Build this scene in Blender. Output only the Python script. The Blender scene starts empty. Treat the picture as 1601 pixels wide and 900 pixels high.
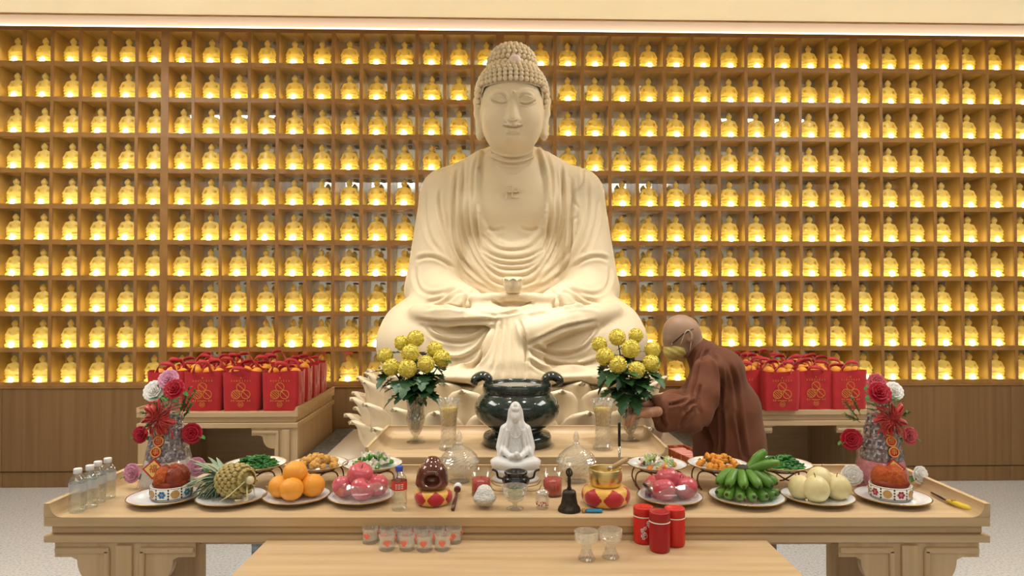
import bpy, math, random
import numpy as np
from mathutils import Vector, Matrix
random.seed(7); np.random.seed(7)
S = bpy.context.scene
COL = S.collection
PI = math.pi

# ------------------------------------------------------------------ camera
FPX = 1601*24/36.0
CAMH = 1.46
PITCH = math.atan(16/FPX)
cam = bpy.data.cameras.new('camera'); cam.lens = 24; cam.sensor_width = 36; cam.sensor_fit = 'HORIZONTAL'
cam.clip_start = .05; cam.clip_end = 60
co = bpy.data.objects.new('camera', cam); COL.objects.link(co)
co.location = (0, 0, CAMH); co.rotation_euler = (PI/2+PITCH, 0, 0)
S.camera = co

# ------------------------------------------------------------------ world, lights, exposure
S.view_settings.view_transform = 'Standard'; S.view_settings.look = 'None'
S.view_settings.exposure = 0.22; S.view_settings.gamma = 1; S.view_settings.use_curve_mapping = False
w = bpy.data.worlds.new('world'); S.world = w; w.use_nodes = True
w.node_tree.nodes['Background'].inputs[0].default_value = (1.0, .92, .80, 1)
w.node_tree.nodes['Background'].inputs[1].default_value = .14
# downlights and side lamps are recessed in the ceiling above the frame (their glints show on the censer, bell and floor)
CEILZ = 3.555
def spot(name, loc, target, power, size=100, blend=.6, rad=.07, col=(1, .94, .86)):
    l = bpy.data.lights.new(name, 'SPOT'); l.energy = power; l.spot_size = math.radians(size); l.spot_blend = blend
    l.shadow_soft_size = rad; l.color = col
    o = bpy.data.objects.new(name, l); COL.objects.link(o); o.location = loc
    o.rotation_euler = (Vector(target)-Vector(loc)).to_track_quat('-Z', 'Y').to_euler()
def area(name, loc, power, sx, sy, col=(1, .95, .88)):
    l = bpy.data.lights.new(name, 'AREA'); l.shape = 'RECTANGLE'; l.size = sx; l.size_y = sy; l.energy = power; l.color = col
    o = bpy.data.objects.new(name, l); COL.objects.link(o); o.location = loc      # faces straight down
for i, x in enumerate((-2.1, -.7, .7, 2.1)):
    spot('downlight_table_%d_offscreen' % (i+1), (x, 2.25, CEILZ), (x, 2.35, 0), 60, 90, .7, .06)
for i, x in enumerate((-.62, .62)):
    spot('downlight_statue_%d_offscreen' % (i+1), (x, 3.25, CEILZ), (x*.6, 3.75, 1.15), 150, 48, .75, .07, (1, .95, .87))
spot('downlight_statue_3_offscreen', (.9, 4.15, CEILZ), (.1, 4.2, 2.6), 26, 80, .8, .05)
for i, x in enumerate((-1.9, 1.9)):
    spot('downlight_side_%d_offscreen' % (i+1), (x, 3.7, CEILZ), (x, 4.4, .8), 42, 75, .8, .08)
for i, x in enumerate((-3.2, 3.2)):
    area('ceiling_lamp_side_%d_offscreen' % (i+1), (x, 3.0, CEILZ), 62, 1.2, 1.8, (1, .97, .93))
area('added_room_fill_offscreen', (0, -1.4, CEILZ), 60, 6.5, 1.2)  # added fill behind the camera, brightens the room end the niche mirrors reflect

# ------------------------------------------------------------------ pixel helpers (a pixel gives a direction only)
def ray(px, py):
    a = (px-800.5)/FPX; b = (450-py)/FPX
    return (a, math.cos(PITCH)-b*math.sin(PITCH), math.sin(PITCH)+b*math.cos(PITCH))
def onz(px, py, z):
    d = ray(px, py); t = (z-CAMH)/d[2]; return Vector((d[0]*t, d[1]*t, z))
def ony(px, py, y):
    d = ray(px, py); t = y/d[1]; return Vector((d[0]*t, y, CAMH+d[2]*t))
def proj(V):
    """world -> pixel, V (n,3)"""
    x, y, z = V[:, 0], V[:, 1], V[:, 2]-CAMH
    d = y*math.cos(PITCH)+z*math.sin(PITCH); u = -y*math.sin(PITCH)+z*math.cos(PITCH)
    return 800.5+FPX*x/d, 450-FPX*u/d

# ------------------------------------------------------------------ objects
def thing(name, label, cat, loc=(0, 0, 0), rz=0, group=None, kind=None):
    o = bpy.data.objects.new(name, None); COL.objects.link(o); o.empty_display_size = .05
    o.location = loc; o.rotation_euler = (0, 0, rz)
    tag(o, label, cat, group, kind); return o
def tag(o, label=None, cat=None, group=None, kind=None):
    if label: o['label'] = label
    if cat: o['category'] = cat
    if group: o['group'] = group
    if kind: o['kind'] = kind
    return o
def copy_tree(o, parent=None):
    c = o.copy(); COL.objects.link(c)
    if parent is not None: c.parent = parent
    for ch in o.children: copy_tree(ch, c)
    return c
def link(name, me, m, parent=None, loc=None, rot=None, label=None):
    o = bpy.data.objects.new(name, me); COL.objects.link(o)
    if m is not None:
        if len(me.materials) == 0: me.materials.append(m)
    if parent is not None: o.parent = parent
    if loc is not None: o.location = loc
    if rot is not None: o.rotation_euler = rot
    if label: o['label'] = label
    return o
def mesh_np(name, V, Fq, smooth=True):
    me = bpy.data.meshes.new(name)
    V = np.asarray(V, np.float32); Fq = np.asarray(Fq, np.int32); k = Fq.shape[1]
    me.vertices.add(len(V)); me.vertices.foreach_set('co', V.ravel())
    me.loops.add(Fq.size); me.loops.foreach_set('vertex_index', Fq.ravel())
    me.polygons.add(len(Fq)); me.polygons.foreach_set('loop_start', np.arange(0, Fq.size, k, dtype=np.int32))
    me.update(calc_edges=True); me.validate()
    me.polygons.foreach_set('use_smooth', np.full(len(me.polygons), smooth))
    return me

class MB:
    """collects shapes into one mesh; each shape may carry a material slot"""
    def __init__(s): s.v = []; s.f = []; s.m = []; s.sm = []
    def add(s, V, F, smooth=True, mi=0, M=None):
        b = len(s.v)
        for p in V:
            p = Vector(p)
            s.v.append(M @ p if M is not None else p)
        for f in F:
            s.f.append([i+b for i in f]); s.m.append(mi); s.sm.append(smooth)
        return s
    def box(s, c, d, M=None, mi=0, bev=0):
        x, y, z = c; a, b, e = d[0]/2, d[1]/2, d[2]/2
        if bev <= 0:
            V = [(x+i*a, y+j*b, z+k*e) for i in (-1, 1) for j in (-1, 1) for k in (-1, 1)]
            F = [(0, 1, 3, 2), (4, 6, 7, 5), (0, 4, 5, 1), (2, 3, 7, 6), (0, 2, 6, 4), (1, 5, 7, 3)]
            return s.add(V, F, False, mi, M)
        q = bev
        V = []; F = []
        # chamfered box : 24 verts
        idx = {}
        for i in (-1, 1):
            for j in (-1, 1):
                for k in (-1, 1):
                    for ax in range(3):
                        o = [i*a, j*b, k*e]; L = [a, b, e]; sg = [i, j, k]
                        for t in range(3):
                            if t != ax: o[t] = sg[t]*(L[t]-q)
                        idx[(i, j, k, ax)] = len(V); V.append((x+o[0], y+o[1], z+o[2]))
        def g(i, j, k, ax): return idx[(i, j, k, ax)]
        for sg in (-1, 1):
            F += [[g(sg, -1, -1, 0), g(sg, 1, -1, 0), g(sg, 1, 1, 0), g(sg, -1, 1, 0)][::sg],
                  [g(-1, sg, -1, 1), g(-1, sg, 1, 1), g(1, sg, 1, 1), g(1, sg, -1, 1)][::sg],
                  [g(-1, -1, sg, 2), g(1, -1, sg, 2), g(1, 1, sg, 2), g(-1, 1, sg, 2)][::sg]]
        for p in (-1, 1):
            for r in (-1, 1):
                F += [[g(p, r, -1, 0), g(p, r, 1, 0), g(p, r, 1, 1), g(p, r, -1, 1)][::-p*r],
                      [g(p, -1, r, 0), g(p, 1, r, 0), g(p, 1, r, 2), g(p, -1, r, 2)][::p*r],
                      [g(-1, p, r, 1), g(1, p, r, 1), g(1, p, r, 2), g(-1, p, r, 2)][::-p*r]]
                for t in (-1, 1):
                    F.append([g(p, r, t, 0), g(p, r, t, 1), g(p, r, t, 2)][::p*r*t])
        return s.add(V, F, False, mi, M)
    def lathe(s, prof, seg=32, c=(0, 0, 0), M=None, mi=0, smooth=True, sx=1, sy=1, fn=None, caps=True):
        """prof: [(r,z)...] bottom to top outside; closed at r=0 ends"""
        V = []; F = []; n = len(prof)
        for i, (r, z) in enumerate(prof):
            for j in range(seg):
                a = 2*PI*j/seg; rr = r*(fn(a, i, z) if fn else 1)
                V.append((c[0]+rr*math.cos(a)*sx, c[1]+rr*math.sin(a)*sy, c[2]+z))
        for i in range(n-1):
            for j in range(seg):
                k = (j+1) % seg
                F.append((i*seg+j, i*seg+k, (i+1)*seg+k, (i+1)*seg+j))
        if caps:
            if prof[0][0] > 1e-4: F.append(tuple(range(seg))[::-1])
            if prof[-1][0] > 1e-4: F.append(tuple((n-1)*seg+j for j in range(seg)))
        return s.add(V, F, smooth, mi, M)
    def crystal(s, prof, seg=36, amp=.03, lobes=12, rings=26, rim=0, rimlobes=12, c=(0, 0, 0)):
        P = []; L = [0]
        for a, b_ in zip(prof[:-1], prof[1:]): L.append(L[-1]+math.hypot(b_[0]-a[0], b_[1]-a[1]))
        for i in range(len(prof)-1):
            n = max(1, round((L[i+1]-L[i])/L[-1]*rings))
            for j in range(n): t = j/n; P.append((prof[i][0]*(1-t)+prof[i+1][0]*t, prof[i][1]*(1-t)+prof[i+1][1]*t))
        P.append(prof[-1]); zm = max(p[1] for p in prof)
        return s.lathe(P, seg, c=c, smooth=False, fn=lambda a, i, z: 1+amp*math.cos(lobes*a+PI*(i % 2))+(rim*math.cos(rimlobes*a) if z > zm*.93 else 0))
    def tube(s, path, r, seg=8, M=None, mi=0, caps=True, closed=False, flat=1.0):
        P = [Vector(p) for p in path]; n = len(P)
        R = r if isinstance(r, (list, tuple)) else [r]*n
        V = []; F = []; up = None
        for i in range(n):
            if closed: t = P[(i+1) % n]-P[i-1]
            else: t = P[min(i+1, n-1)]-P[max(i-1, 0)]
            t = t.normalized() if t.length > 1e-9 else Vector((0, 0, 1))
            if up is None:
                up = Vector((0, 0, 1)) if abs(t.z) < .9 else Vector((1, 0, 0))
            a = t.cross(up)
            a = a.normalized() if a.length > 1e-6 else t.orthogonal().normalized()
            b = a.cross(t).normalized(); up = b
            for j in range(seg):
                an = 2*PI*j/seg
                V.append(P[i]+a*math.cos(an)*R[i]+b*math.sin(an)*R[i]*flat)
        m = n if closed else n-1
        for i in range(m):
            i2 = (i+1) % n
            for j in range(seg):
                k = (j+1) % seg
                F.append((i*seg+j, i*seg+k, i2*seg+k, i2*seg+j))
        if caps and not closed:
            F.append(tuple(range(seg))[::-1]); F.append(tuple((n-1)*seg+j for j in range(seg)))
        return s.add(V, F, True, mi, M)
    def ball(s, c, r, su=16, sv=10, M=None, mi=0, fn=None):
        rx, ry, rz = r if isinstance(r, (tuple, list)) else (r, r, r)
        V = [(c[0], c[1], c[2]-rz)]; F = []
        for i in range(1, sv):
            th = -PI/2+PI*i/sv
            for j in range(su):
                a = 2*PI*j/su; k = fn(a, th) if fn else 1
                V.append((c[0]+rx*k*math.cos(th)*math.cos(a), c[1]+ry*k*math.cos(th)*math.sin(a), c[2]+rz*k*math.sin(th)))
        V.append((c[0], c[1], c[2]+rz)); T = len(V)-1
        for j in range(su):
            k = (j+1) % su
            F.append((0, 1+k, 1+j)); F.append((T, 1+(sv-2)*su+j, 1+(sv-2)*su+k))
            for i in range(sv-2):
                F.append((1+i*su+j, 1+i*su+k, 1+(i+1)*su+k, 1+(i+1)*su+j))
        return s.add(V, F, True, mi, M)
    def prism(s, poly, ax, a0, a1, M=None, mi=0):
        """poly 2D outline (ccw) extruded along ax from a0 to a1; ax 'y': poly=(x,z); 'x': poly=(y,z); 'z': poly=(x,y)"""
        def P(p, t):
            return (p[0], t, p[1]) if ax == 'y' else ((t, p[0], p[1]) if ax == 'x' else (p[0], p[1], t))
        n = len(poly)
        V = [P(p, a0) for p in poly]+[P(p, a1) for p in poly]
        F = [tuple(range(n)), tuple(range(n, 2*n))[::-1]]
        for i in range(n):
            j = (i+1) % n; F.append((j, i, n+i, n+j))
        if ax != 'y': F = [f[::-1] for f in F]
        return s.add(V, F, False, mi, M)
    def grid(s, fn, nu, nv, M=None, mi=0, smooth=True, closed_u=False):
        V = []; F = []
        for i in range(nv+1):
            for j in range(nu+(0 if closed_u else 1)):
                V.append(fn(j/nu, i/nv))
        w_ = nu if closed_u else nu+1
        for i in range(nv):
            for j in range(nu):
                k = (j+1) % w_ if closed_u else j+1
                F.append((i*w_+j, i*w_+k, (i+1)*w_+k, (i+1)*w_+j))
        return s.add(V, F, smooth, mi, M)
    def sheet(s, fn, nu, nv, th, M=None, mi=0):
        """a sheet with thickness: fn(u,v)->point; offset along the normal by th"""
        G = [[Vector(fn(j/nu, i/nv)) for j in range(nu+1)] for i in range(nv+1)]
        V = []; N = []
        for i in range(nv+1):
            for j in range(nu+1):
                du = G[i][min(j+1, nu)]-G[i][max(j-1, 0)]; dv = G[min(i+1, nv)][j]-G[max(i-1, 0)][j]
                n = du.cross(dv); n = n.normalized() if n.length > 1e-12 else Vector((0, 0, 1))
                V.append(G[i][j]); N.append(n)
        n0 = len(V); V = V+[p-n*th for p, n in zip(V, N)]
        F = []; W = nu+1
        for i in range(nv):
            for j in range(nu):
                q = (i*W+j, i*W+j+1, (i+1)*W+j+1, (i+1)*W+j)
                F.append(q); F.append(tuple(n0+t for t in q[::-1]))
        for i in range(nv):
            F.append((i*W, (i+1)*W, n0+(i+1)*W, n0+i*W)); a = i*W+nu; F.append((a+W, a, n0+a, n0+a+W))
        for j in range(nu):
            F.append((j+1, j, n0+j, n0+j+1)); a = nv*W+j; F.append((a, a+1, n0+a+1, n0+a))
        return s.add(V, F, True, mi, M)
    def mesh(s, name, mats=None):
        me = bpy.data.meshes.new(name); me.from_pydata([tuple(v) for v in s.v], [], s.f); me.update()
        me.polygons.foreach_set('use_smooth', s.sm)
        me.polygons.foreach_set('material_index', s.m)
        for m in (mats or []): me.materials.append(m)
        return me
    def obj(s, name, m, parent=None, loc=None, rot=None, label=None):
        ms = m if isinstance(m, (list, tuple)) else [m]
        return link(name, s.mesh(name, ms), None, parent, loc, rot, label)

# ------------------------------------------------------------------ implicit surfaces (sculpted shapes)
class SDF:
    def __init__(s, lo, hi, h):
        s.lo = np.array(lo, np.float32); s.h = h
        s.n = np.ceil((np.array(hi)-np.array(lo))/h).astype(int)+1
        s.V = np.full(s.n, 1.0, np.float32)
    def _sub(s, lo, hi):
        a = np.clip(np.floor((np.array(lo)-s.lo)/s.h).astype(int), 0, s.n); b = np.clip(np.ceil((np.array(hi)-s.lo)/s.h).astype(int)+1, 0, s.n)
        if (b <= a).any(): return None
        sl = tuple(slice(i, j) for i, j in zip(a, b))
        g = [(s.lo[t]+s.h*np.arange(a[t], b[t])).astype(np.float32) for t in range(3)]
        return sl, g[0][:, None, None], g[1][None, :, None], g[2][None, None, :]
    def _put(s, sl, d, k, op):
        A = s.V[sl]
        if op == 'cut':
            d = -d
            if k <= 0: s.V[sl] = np.maximum(A, d); return
            h = np.clip(.5-.5*(d-A)/k, 0, 1); s.V[sl] = d+(A-d)*h+k*h*(1-h); return
        if k <= 0: s.V[sl] = np.minimum(A, d); return
        h = np.clip(.5+.5*(d-A)/k, 0, 1); s.V[sl] = d+(A-d)*h-k*h*(1-h)
    def ell(s, c, r, k=.03, op='add', rot=None):
        r = np.array(r if hasattr(r, '__len__') else (r, r, r), np.float32); c = np.array(c, np.float32)
        R = np.max(r) if rot is not None else r
        q = s._sub(c-R-k-2*s.h, c+R+k+2*s.h)
        if q is None: return
        sl, X, Y, Z = q
        x, y, z = X-c[0], Y-c[1], Z-c[2]
        if rot is not None:
            m = np.array(rot.to_matrix().transposed() if hasattr(rot, 'to_matrix') else rot.transposed())
            x, y, z = [m[i][0]*x+m[i][1]*y+m[i][2]*z for i in range(3)]
        k0 = np.sqrt((x/r[0])**2+(y/r[1])**2+(z/r[2])**2); k1 = np.sqrt((x/r[0]**2)**2+(y/r[1]**2)**2+(z/r[2]**2)**2)+1e-6
        s._put(sl, k0*(k0-1)/k1, k, op)
    def cone(s, a, b, r1, r2, k=.03, op='add', sc=(1, 1, 1)):
        sc = np.array(sc, np.float32); a = np.array(a, np.float32); b = np.array(b, np.float32)
        R = max(r1, r2)*sc
        q = s._sub(np.minimum(a, b)-R-k-2*s.h, np.maximum(a, b)+R+k+2*s.h)
        if q is None: return
        sl, X, Y, Z = q
        A = a/sc; B = b/sc; ba = B-A
        x, y, z = X/sc[0]-A[0], Y/sc[1]-A[1], Z/sc[2]-A[2]
        t = np.clip((x*ba[0]+y*ba[1]+z*ba[2])/max(1e-9, float(ba@ba)), 0, 1)
        d = np.sqrt((x-t*ba[0])**2+(y-t*ba[1])**2+(z-t*ba[2])**2)-(r1+(r2-r1)*t)
        s._put(sl, d*float(sc.min()), k, op)
    def chain(s, pts, rs, k=.03, op='add', sc=(1, 1, 1)):
        for i in range(len(pts)-1): s.cone(pts[i], pts[i+1], rs[i], rs[i+1], k, op, sc)
    def box(s, c, d, rr=.01, k=.02, op='add', rot=None):
        c = np.array(c, np.float32); d = np.array(d, np.float32)/2; R = np.full(3, np.linalg.norm(d)) if rot is not None else d
        q = s._sub(c-R-k-2*s.h, c+R+k+2*s.h)
        if q is None: return
        sl, X, Y, Z = q
        x, y, z = X-c[0], Y-c[1], Z-c[2]
        if rot is not None:
            m = np.array(rot.to_matrix().transposed() if hasattr(rot, 'to_matrix') else rot.transposed())
            x, y, z = [m[i][0]*x+m[i][1]*y+m[i][2]*z for i in range(3)]
        qx, qy, qz = np.abs(x)-d[0]+rr, np.abs(y)-d[1]+rr, np.abs(z)-d[2]+rr
        dd = np.sqrt(np.maximum(qx, 0)**2+np.maximum(qy, 0)**2+np.maximum(qz, 0)**2)+np.minimum(np.maximum(qx, np.maximum(qy, qz)), 0)-rr
        s._put(sl, dd, k, op)
    def net(s, smooth=2):
        V = s.V; n = s.n; ins = V < 0; cells = tuple(n-1)
        P = []; C = []; Q = []
        for ax in range(3):
            a = [slice(None)]*3; b = [slice(None)]*3; a[ax] = slice(0, -1); b[ax] = slice(1, None)
            ia = ins[tuple(a)]; cr = np.nonzero(ia != ins[tuple(b)])
            v0 = V[tuple(a)][cr]; v1 = V[tuple(b)][cr]; t = v0/(v0-v1)
            pos = np.stack(cr, 1).astype(np.float32); pos[:, ax] += t
            flip = ia[cr]; o1, o2 = (ax+1) % 3, (ax+2) % 3
            ring = []
            for d1, d2 in ((0, 0), (-1, 0), (-1, -1), (0, -1)):
                c = np.stack(cr, 1).copy(); c[:, o1] += d1; c[:, o2] += d2; ring.append(c)
            ok = np.ones(len(pos), bool)
            for c in ring: ok &= ((c >= 0) & (c < np.array(cells))).all(1)
            ids = [np.ravel_multi_index(tuple(c[ok].T), cells) for c in ring]
            for i in ids: P.append(pos[ok]); C.append(i)
            q = np.stack(ids, 1); fl = flip[ok]; q[~fl] = q[~fl][:, ::-1]; Q.append(q)
        P = np.concatenate(P); C = np.concatenate(C); Q = np.concatenate(Q)
        u, inv = np.unique(C, return_inverse=True); cnt = np.bincount(inv)
        W = np.stack([np.bincount(inv, P[:, t])/cnt for t in range(3)], 1)
        W = W*s.h+s.lo; Fq = np.searchsorted(u, Q)
        for _ in range(smooth): W = relax(W, Fq)
        return W, Fq
def relax(W, Fq, lam=.5):
    n = len(W); acc = np.zeros_like(W); cnt = np.zeros(n); k = Fq.shape[1]
    for i in range(k):
        a = Fq[:, i]; b = Fq[:, (i+1) % k]
        for t in range(3): acc[:, t] += np.bincount(a, W[b, t], n)+np.bincount(b, W[a, t], n)
        cnt += np.bincount(a, minlength=n)+np.bincount(b, minlength=n)
    return W+lam*(acc/np.maximum(cnt, 1)[:, None]-W)
def vnormals(W, Fq):
    e1 = W[Fq[:, 2]]-W[Fq[:, 0]]; e2 = W[Fq[:, 3 if Fq.shape[1] == 4 else 1]]-W[Fq[:, 1 if Fq.shape[1] == 4 else 0]]
    fn = np.cross(e1, e2); N = np.zeros_like(W)
    for i in range(Fq.shape[1]):
        for t in range(3): N[:, t] += np.bincount(Fq[:, i], fn[:, t], len(W))
    return N/(np.linalg.norm(N, axis=1)[:, None]+1e-12)
def pl_dist(x, y, line):
    """distance of points to a polyline and the signed side"""
    best = np.full(len(x), 1e9); L = np.array(line, float); tt = np.zeros(len(x)); n = len(L)-1
    for i in range(n):
        a, b = L[i], L[i+1]; d = b-a; t = np.clip(((x-a[0])*d[0]+(y-a[1])*d[1])/(d@d+1e-9), 0, 1)
        q = np.hypot(x-a[0]-t*d[0], y-a[1]-t*d[1]); m = q < best; best[m] = q[m]; tt[m] = (i+t[m])/n
    return best, tt
def spline(pts, n=24):
    """Catmull-Rom through pts"""
    P = [np.array(p, float) for p in pts]; P = [2*P[0]-P[1]]+P+[2*P[-1]-P[-2]]; out = []
    m = len(P)-3
    for i in range(m):
        k = max(2, n//m)
        for j in range(k):
            t = j/k; a, b, c, d = P[i:i+4]
            out.append(.5*((2*b)+(c-a)*t+(2*a-5*b+4*c-d)*t*t+(3*b-a-3*c+d)*t**3))
    out.append(P[-2]); return [tuple(p) for p in out]

# ------------------------------------------------------------------ materials
def lin(c):
    if isinstance(c, str): c = [int(c[i:i+2], 16)/255 for i in (0, 2, 4)]
    return tuple((x/12.92 if x <= .04045 else ((x+.055)/1.055)**2.4) for x in c)
MATS = {}
def mat(name, col, rough=.5, metal=0, spec=.5, emit=None, es=0, coat=0, sss=0, trans=0, ior=1.45, var=None, scale=(8, 8, 8), detail=3, bump=0, bscale=60, coords='Object', var2=None, alpha=1, sheen=0):
    m = bpy.data.materials.new(name); m.use_nodes = True; MATS[name] = m
    nt = m.node_tree; b = nt.nodes['Principled BSDF']; I = b.inputs
    I['Base Color'].default_value = (*lin(col), 1); I['Roughness'].default_value = rough; I['Metallic'].default_value = metal
    I['Specular IOR Level'].default_value = spec; I['Coat Weight'].default_value = coat; I['IOR'].default_value = ior
    I['Transmission Weight'].default_value = trans; I['Sheen Weight'].default_value = sheen
    if sss: I['Subsurface Weight'].default_value = sss; I['Subsurface Radius'].default_value = (.02, .012, .006)
    if emit: I['Emission Color'].default_value = (*lin(emit), 1); I['Emission Strength'].default_value = es
    if var or bump:
        tc = nt.nodes.new('ShaderNodeTexCoord')
    if var:
        mp = nt.nodes.new('ShaderNodeMapping'); mp.inputs['Scale'].default_value = scale
        nz = nt.nodes.new('ShaderNodeTexNoise'); nz.inputs['Scale'].default_value = 1; nz.inputs['Detail'].default_value = detail
        rp = nt.nodes.new('ShaderNodeValToRGB'); rp.color_ramp.elements[0].position = .32; rp.color_ramp.elements[1].position = .68
        rp.color_ramp.elements[0].color = (*lin(col), 1); rp.color_ramp.elements[1].color = (*lin(var), 1)
        if var2:
            e = rp.color_ramp.elements.new(.5); e.color = (*lin(var2), 1)
        nt.links.new(tc.outputs[coords], mp.inputs[0]); nt.links.new(mp.outputs[0], nz.inputs[0])
        nt.links.new(nz.outputs[0], rp.inputs[0]); nt.links.new(rp.outputs[0], I['Base Color'])
    if bump:
        n2 = nt.nodes.new('ShaderNodeTexNoise'); n2.inputs['Scale'].default_value = bscale; n2.inputs['Detail'].default_value = 3
        bp = nt.nodes.new('ShaderNodeBump'); bp.inputs['Strength'].default_value = bump; bp.inputs['Distance'].default_value = .01
        nt.links.new(tc.outputs[coords], n2.inputs[0]); nt.links.new(n2.outputs[0], bp.inputs['Height']); nt.links.new(bp.outputs[0], I['Normal'])
    return m
def glass(name, tint='FFFFFF', refl=.12, body=.0, bodycol='FFFFFF', rough=.02, bump=0, bscale=90):
    """thin clear glass: see-through tint, mirror film by Fresnel, a little bright cut-glass body"""
    m = bpy.data.materials.new(name); m.use_nodes = True; nt = m.node_tree; nt.nodes.clear()
    out = nt.nodes.new('ShaderNodeOutputMaterial'); t = nt.nodes.new('ShaderNodeBsdfTransparent'); t.inputs[0].default_value = (*lin(tint), 1)
    g = nt.nodes.new('ShaderNodeBsdfGlossy'); g.inputs['Roughness'].default_value = rough; g.inputs[0].default_value = (1, 1, 1, 1)
    lw = nt.nodes.new('ShaderNodeLayerWeight'); lw.inputs[0].default_value = .35
    mr = nt.nodes.new('ShaderNodeMapRange'); mr.inputs[3].default_value = refl; mr.inputs[4].default_value = min(.5, refl*4)
    mx = nt.nodes.new('ShaderNodeMixShader')
    nt.links.new(lw.outputs['Facing'], mr.inputs[0]); nt.links.new(mr.outputs[0], mx.inputs[0])
    base = t
    if body:
        d = nt.nodes.new('ShaderNodeBsdfTranslucent'); d.inputs[0].default_value = (*lin(bodycol), 1)
        d2 = nt.nodes.new('ShaderNodeBsdfDiffuse'); d2.inputs[0].default_value = (*lin(bodycol), 1)
        m0 = nt.nodes.new('ShaderNodeMixShader'); nt.links.new(d.outputs[0], m0.inputs[1]); nt.links.new(d2.outputs[0], m0.inputs[2])
        m1 = nt.nodes.new('ShaderNodeMixShader'); m1.inputs[0].default_value = body
        nt.links.new(t.outputs[0], m1.inputs[1]); nt.links.new(m0.outputs[0], m1.inputs[2]); base = m1
    nt.links.new(base.outputs[0], mx.inputs[1]); nt.links.new(g.outputs[0], mx.inputs[2]); nt.links.new(mx.outputs[0], out.inputs[0])
    if bump:
        tc = nt.nodes.new('ShaderNodeTexCoord'); v = nt.nodes.new('ShaderNodeTexVoronoi'); v.inputs['Scale'].default_value = bscale
        bp = nt.nodes.new('ShaderNodeBump'); bp.inputs['Strength'].default_value = bump; bp.inputs['Distance'].default_value = .01
        nt.links.new(tc.outputs['Object'], v.inputs['Vector']); nt.links.new(v.outputs['Distance'], bp.inputs['Height'])
        nt.links.new(bp.outputs[0], g.inputs['Normal']); nt.links.new(bp.outputs[0], lw.inputs['Normal'])
    return m
def emis(name, col, s):
    m = bpy.data.materials.new(name); m.use_nodes = True; nt = m.node_tree; nt.nodes.clear()
    out = nt.nodes.new('ShaderNodeOutputMaterial'); e = nt.nodes.new('ShaderNodeEmission'); e.inputs[0].default_value = (*lin(col), 1); e.inputs[1].default_value = s
    nt.links.new(e.outputs[0], out.inputs[0]); return m

WOODX = mat('oak_along_x', 'CBB08A', .42, var='BB9D74', scale=(1.5, 30, 30), detail=5)
WOODY = mat('oak_along_y', 'CBB08A', .42, var='BB9D74', scale=(30, 1.5, 30), detail=5)
WOODZ = mat('oak_along_z', 'CBB08A', .42, var='BB9D74', scale=(30, 30, 1.5), detail=5)
WALLW = mat('wall_veneer', '8E6C44', .5, var='805E38', scale=(26, 26, .7), detail=5)
NICHEW = mat('niche_veneer', 'A87C44', .4, var='966A36', scale=(9, 9, 9), detail=4)
NICHEIN = mat('gold_laminate_lining', 'C2A05C', .22, spec=.6, var='B4924E', scale=(40, 6, 2), detail=4)
MIRROR = mat('niche_mirror', 'DEE2DE', .07, metal=.72)
CREAM = mat('cream_ceiling', 'F8F5F0', .7)
TERR = mat('terrazzo', 'DAD9D7', .28, spec=.4, var='A9A8A5', scale=(75, 75, 75), detail=4, var2='CFCECB')
GRAN = mat('grey_granite', '8D979D', .3, var='3F464B', scale=(34, 34, 34), detail=6, var2='6F797F')
STONE = mat('cream_stone', 'E9DFCD', .35)
DARKIN = WOODX
# ================================================================== the room
def structure(o): o['kind'] = 'structure'; return o
# floor with fine joints
structure(MB().box((0, 2.0, -.05), (16, 12, .1)).obj('floor', TERR))
WTH = math.radians(1.55); WY0 = 5.378
wall = thing('wall_back', None, None, (0, WY0, 0), WTH, kind='structure')
wall['label'] = 'wooden wall of lit square niches above plain veneer panels'
# local wall frame: x along wall, y into wall, z up
Z0, NR, PZ = .785, 10, .2775
ZT = Z0+NR*PZ
DEP = .187
cuts = []
secs = [[-2.705-.2157*k for k in range(10)][::-1], [-2.705+(2.609/12)*k for k in range(13)], [-.096+(2.833/13)*k for k in range(14)], [2.737+.2178*k for k in range(10)]]
# veneer panels below, with thin gaps, and a baseboard
px = [-7.5, -6.2, -5.1, -3.93, -2.705, -1.40, -.096, 1.32, 2.737, 4.0, 5.2, 6.3, 7.5]
for a, b in zip(px[:-1], px[1:]):
    MB().box(((a+b)/2, .1, (Z0-.02+.125)/2), (b-a-.002, .2, Z0-.02-.125), bev=.002).obj('veneer_panel', WALLW, wall)
    MB().box(((a+b)/2, .105, .06), (b-a-.002, .19, .118), bev=.002).obj('plinth_board', WALLW, wall)
MB().box((0, .25, 1.9), (15, .08, 3.8)).obj('backing', WALLW, wall)
MB().box((0, .095, Z0-.012), (15, .21, .02), bev=.003).obj('ledge', NICHEW, wall)
# shelves and dividers
SCX = (secs[0][0]+secs[-1][-1])/2; SWD = secs[-1][-1]-secs[0][0]+.03
for r in range(NR+1):
    z = Z0+r*PZ; t = .034 if 0 < r < NR else .03
    MB().box((SCX, DEP/2, z+(0 if 0 < r < NR else (.011 if r == 0 else -.005))), (SWD, DEP, t)).obj('shelf', [NICHEIN], wall)
    MB().box((SCX, -.006, z+(0 if 0 < r < NR else (.011 if r == 0 else -.005))), (SWD, .012, t+.004), bev=.002).obj('shelf_edge', [NICHEW], wall)
wide = (-2.705, -.096, 2.737)
allu = sorted(set(round(u, 4) for s in secs for u in s))
for u in allu:
    wd = .058 if any(abs(u-q) < .01 for q in wide) else .024
    MB().box((u, DEP/2, (Z0+ZT)/2), (wd, DEP-.002, ZT-Z0)).obj('divider', [NICHEIN], wall)
    MB().box((u, -.0075, (Z0+ZT)/2), (wd+.003, .013, ZT-Z0+.01), bev=.002).obj('divider_edge', [NICHEW], wall)
ext = allu[0]-.014, allu[-1]+.014
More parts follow.
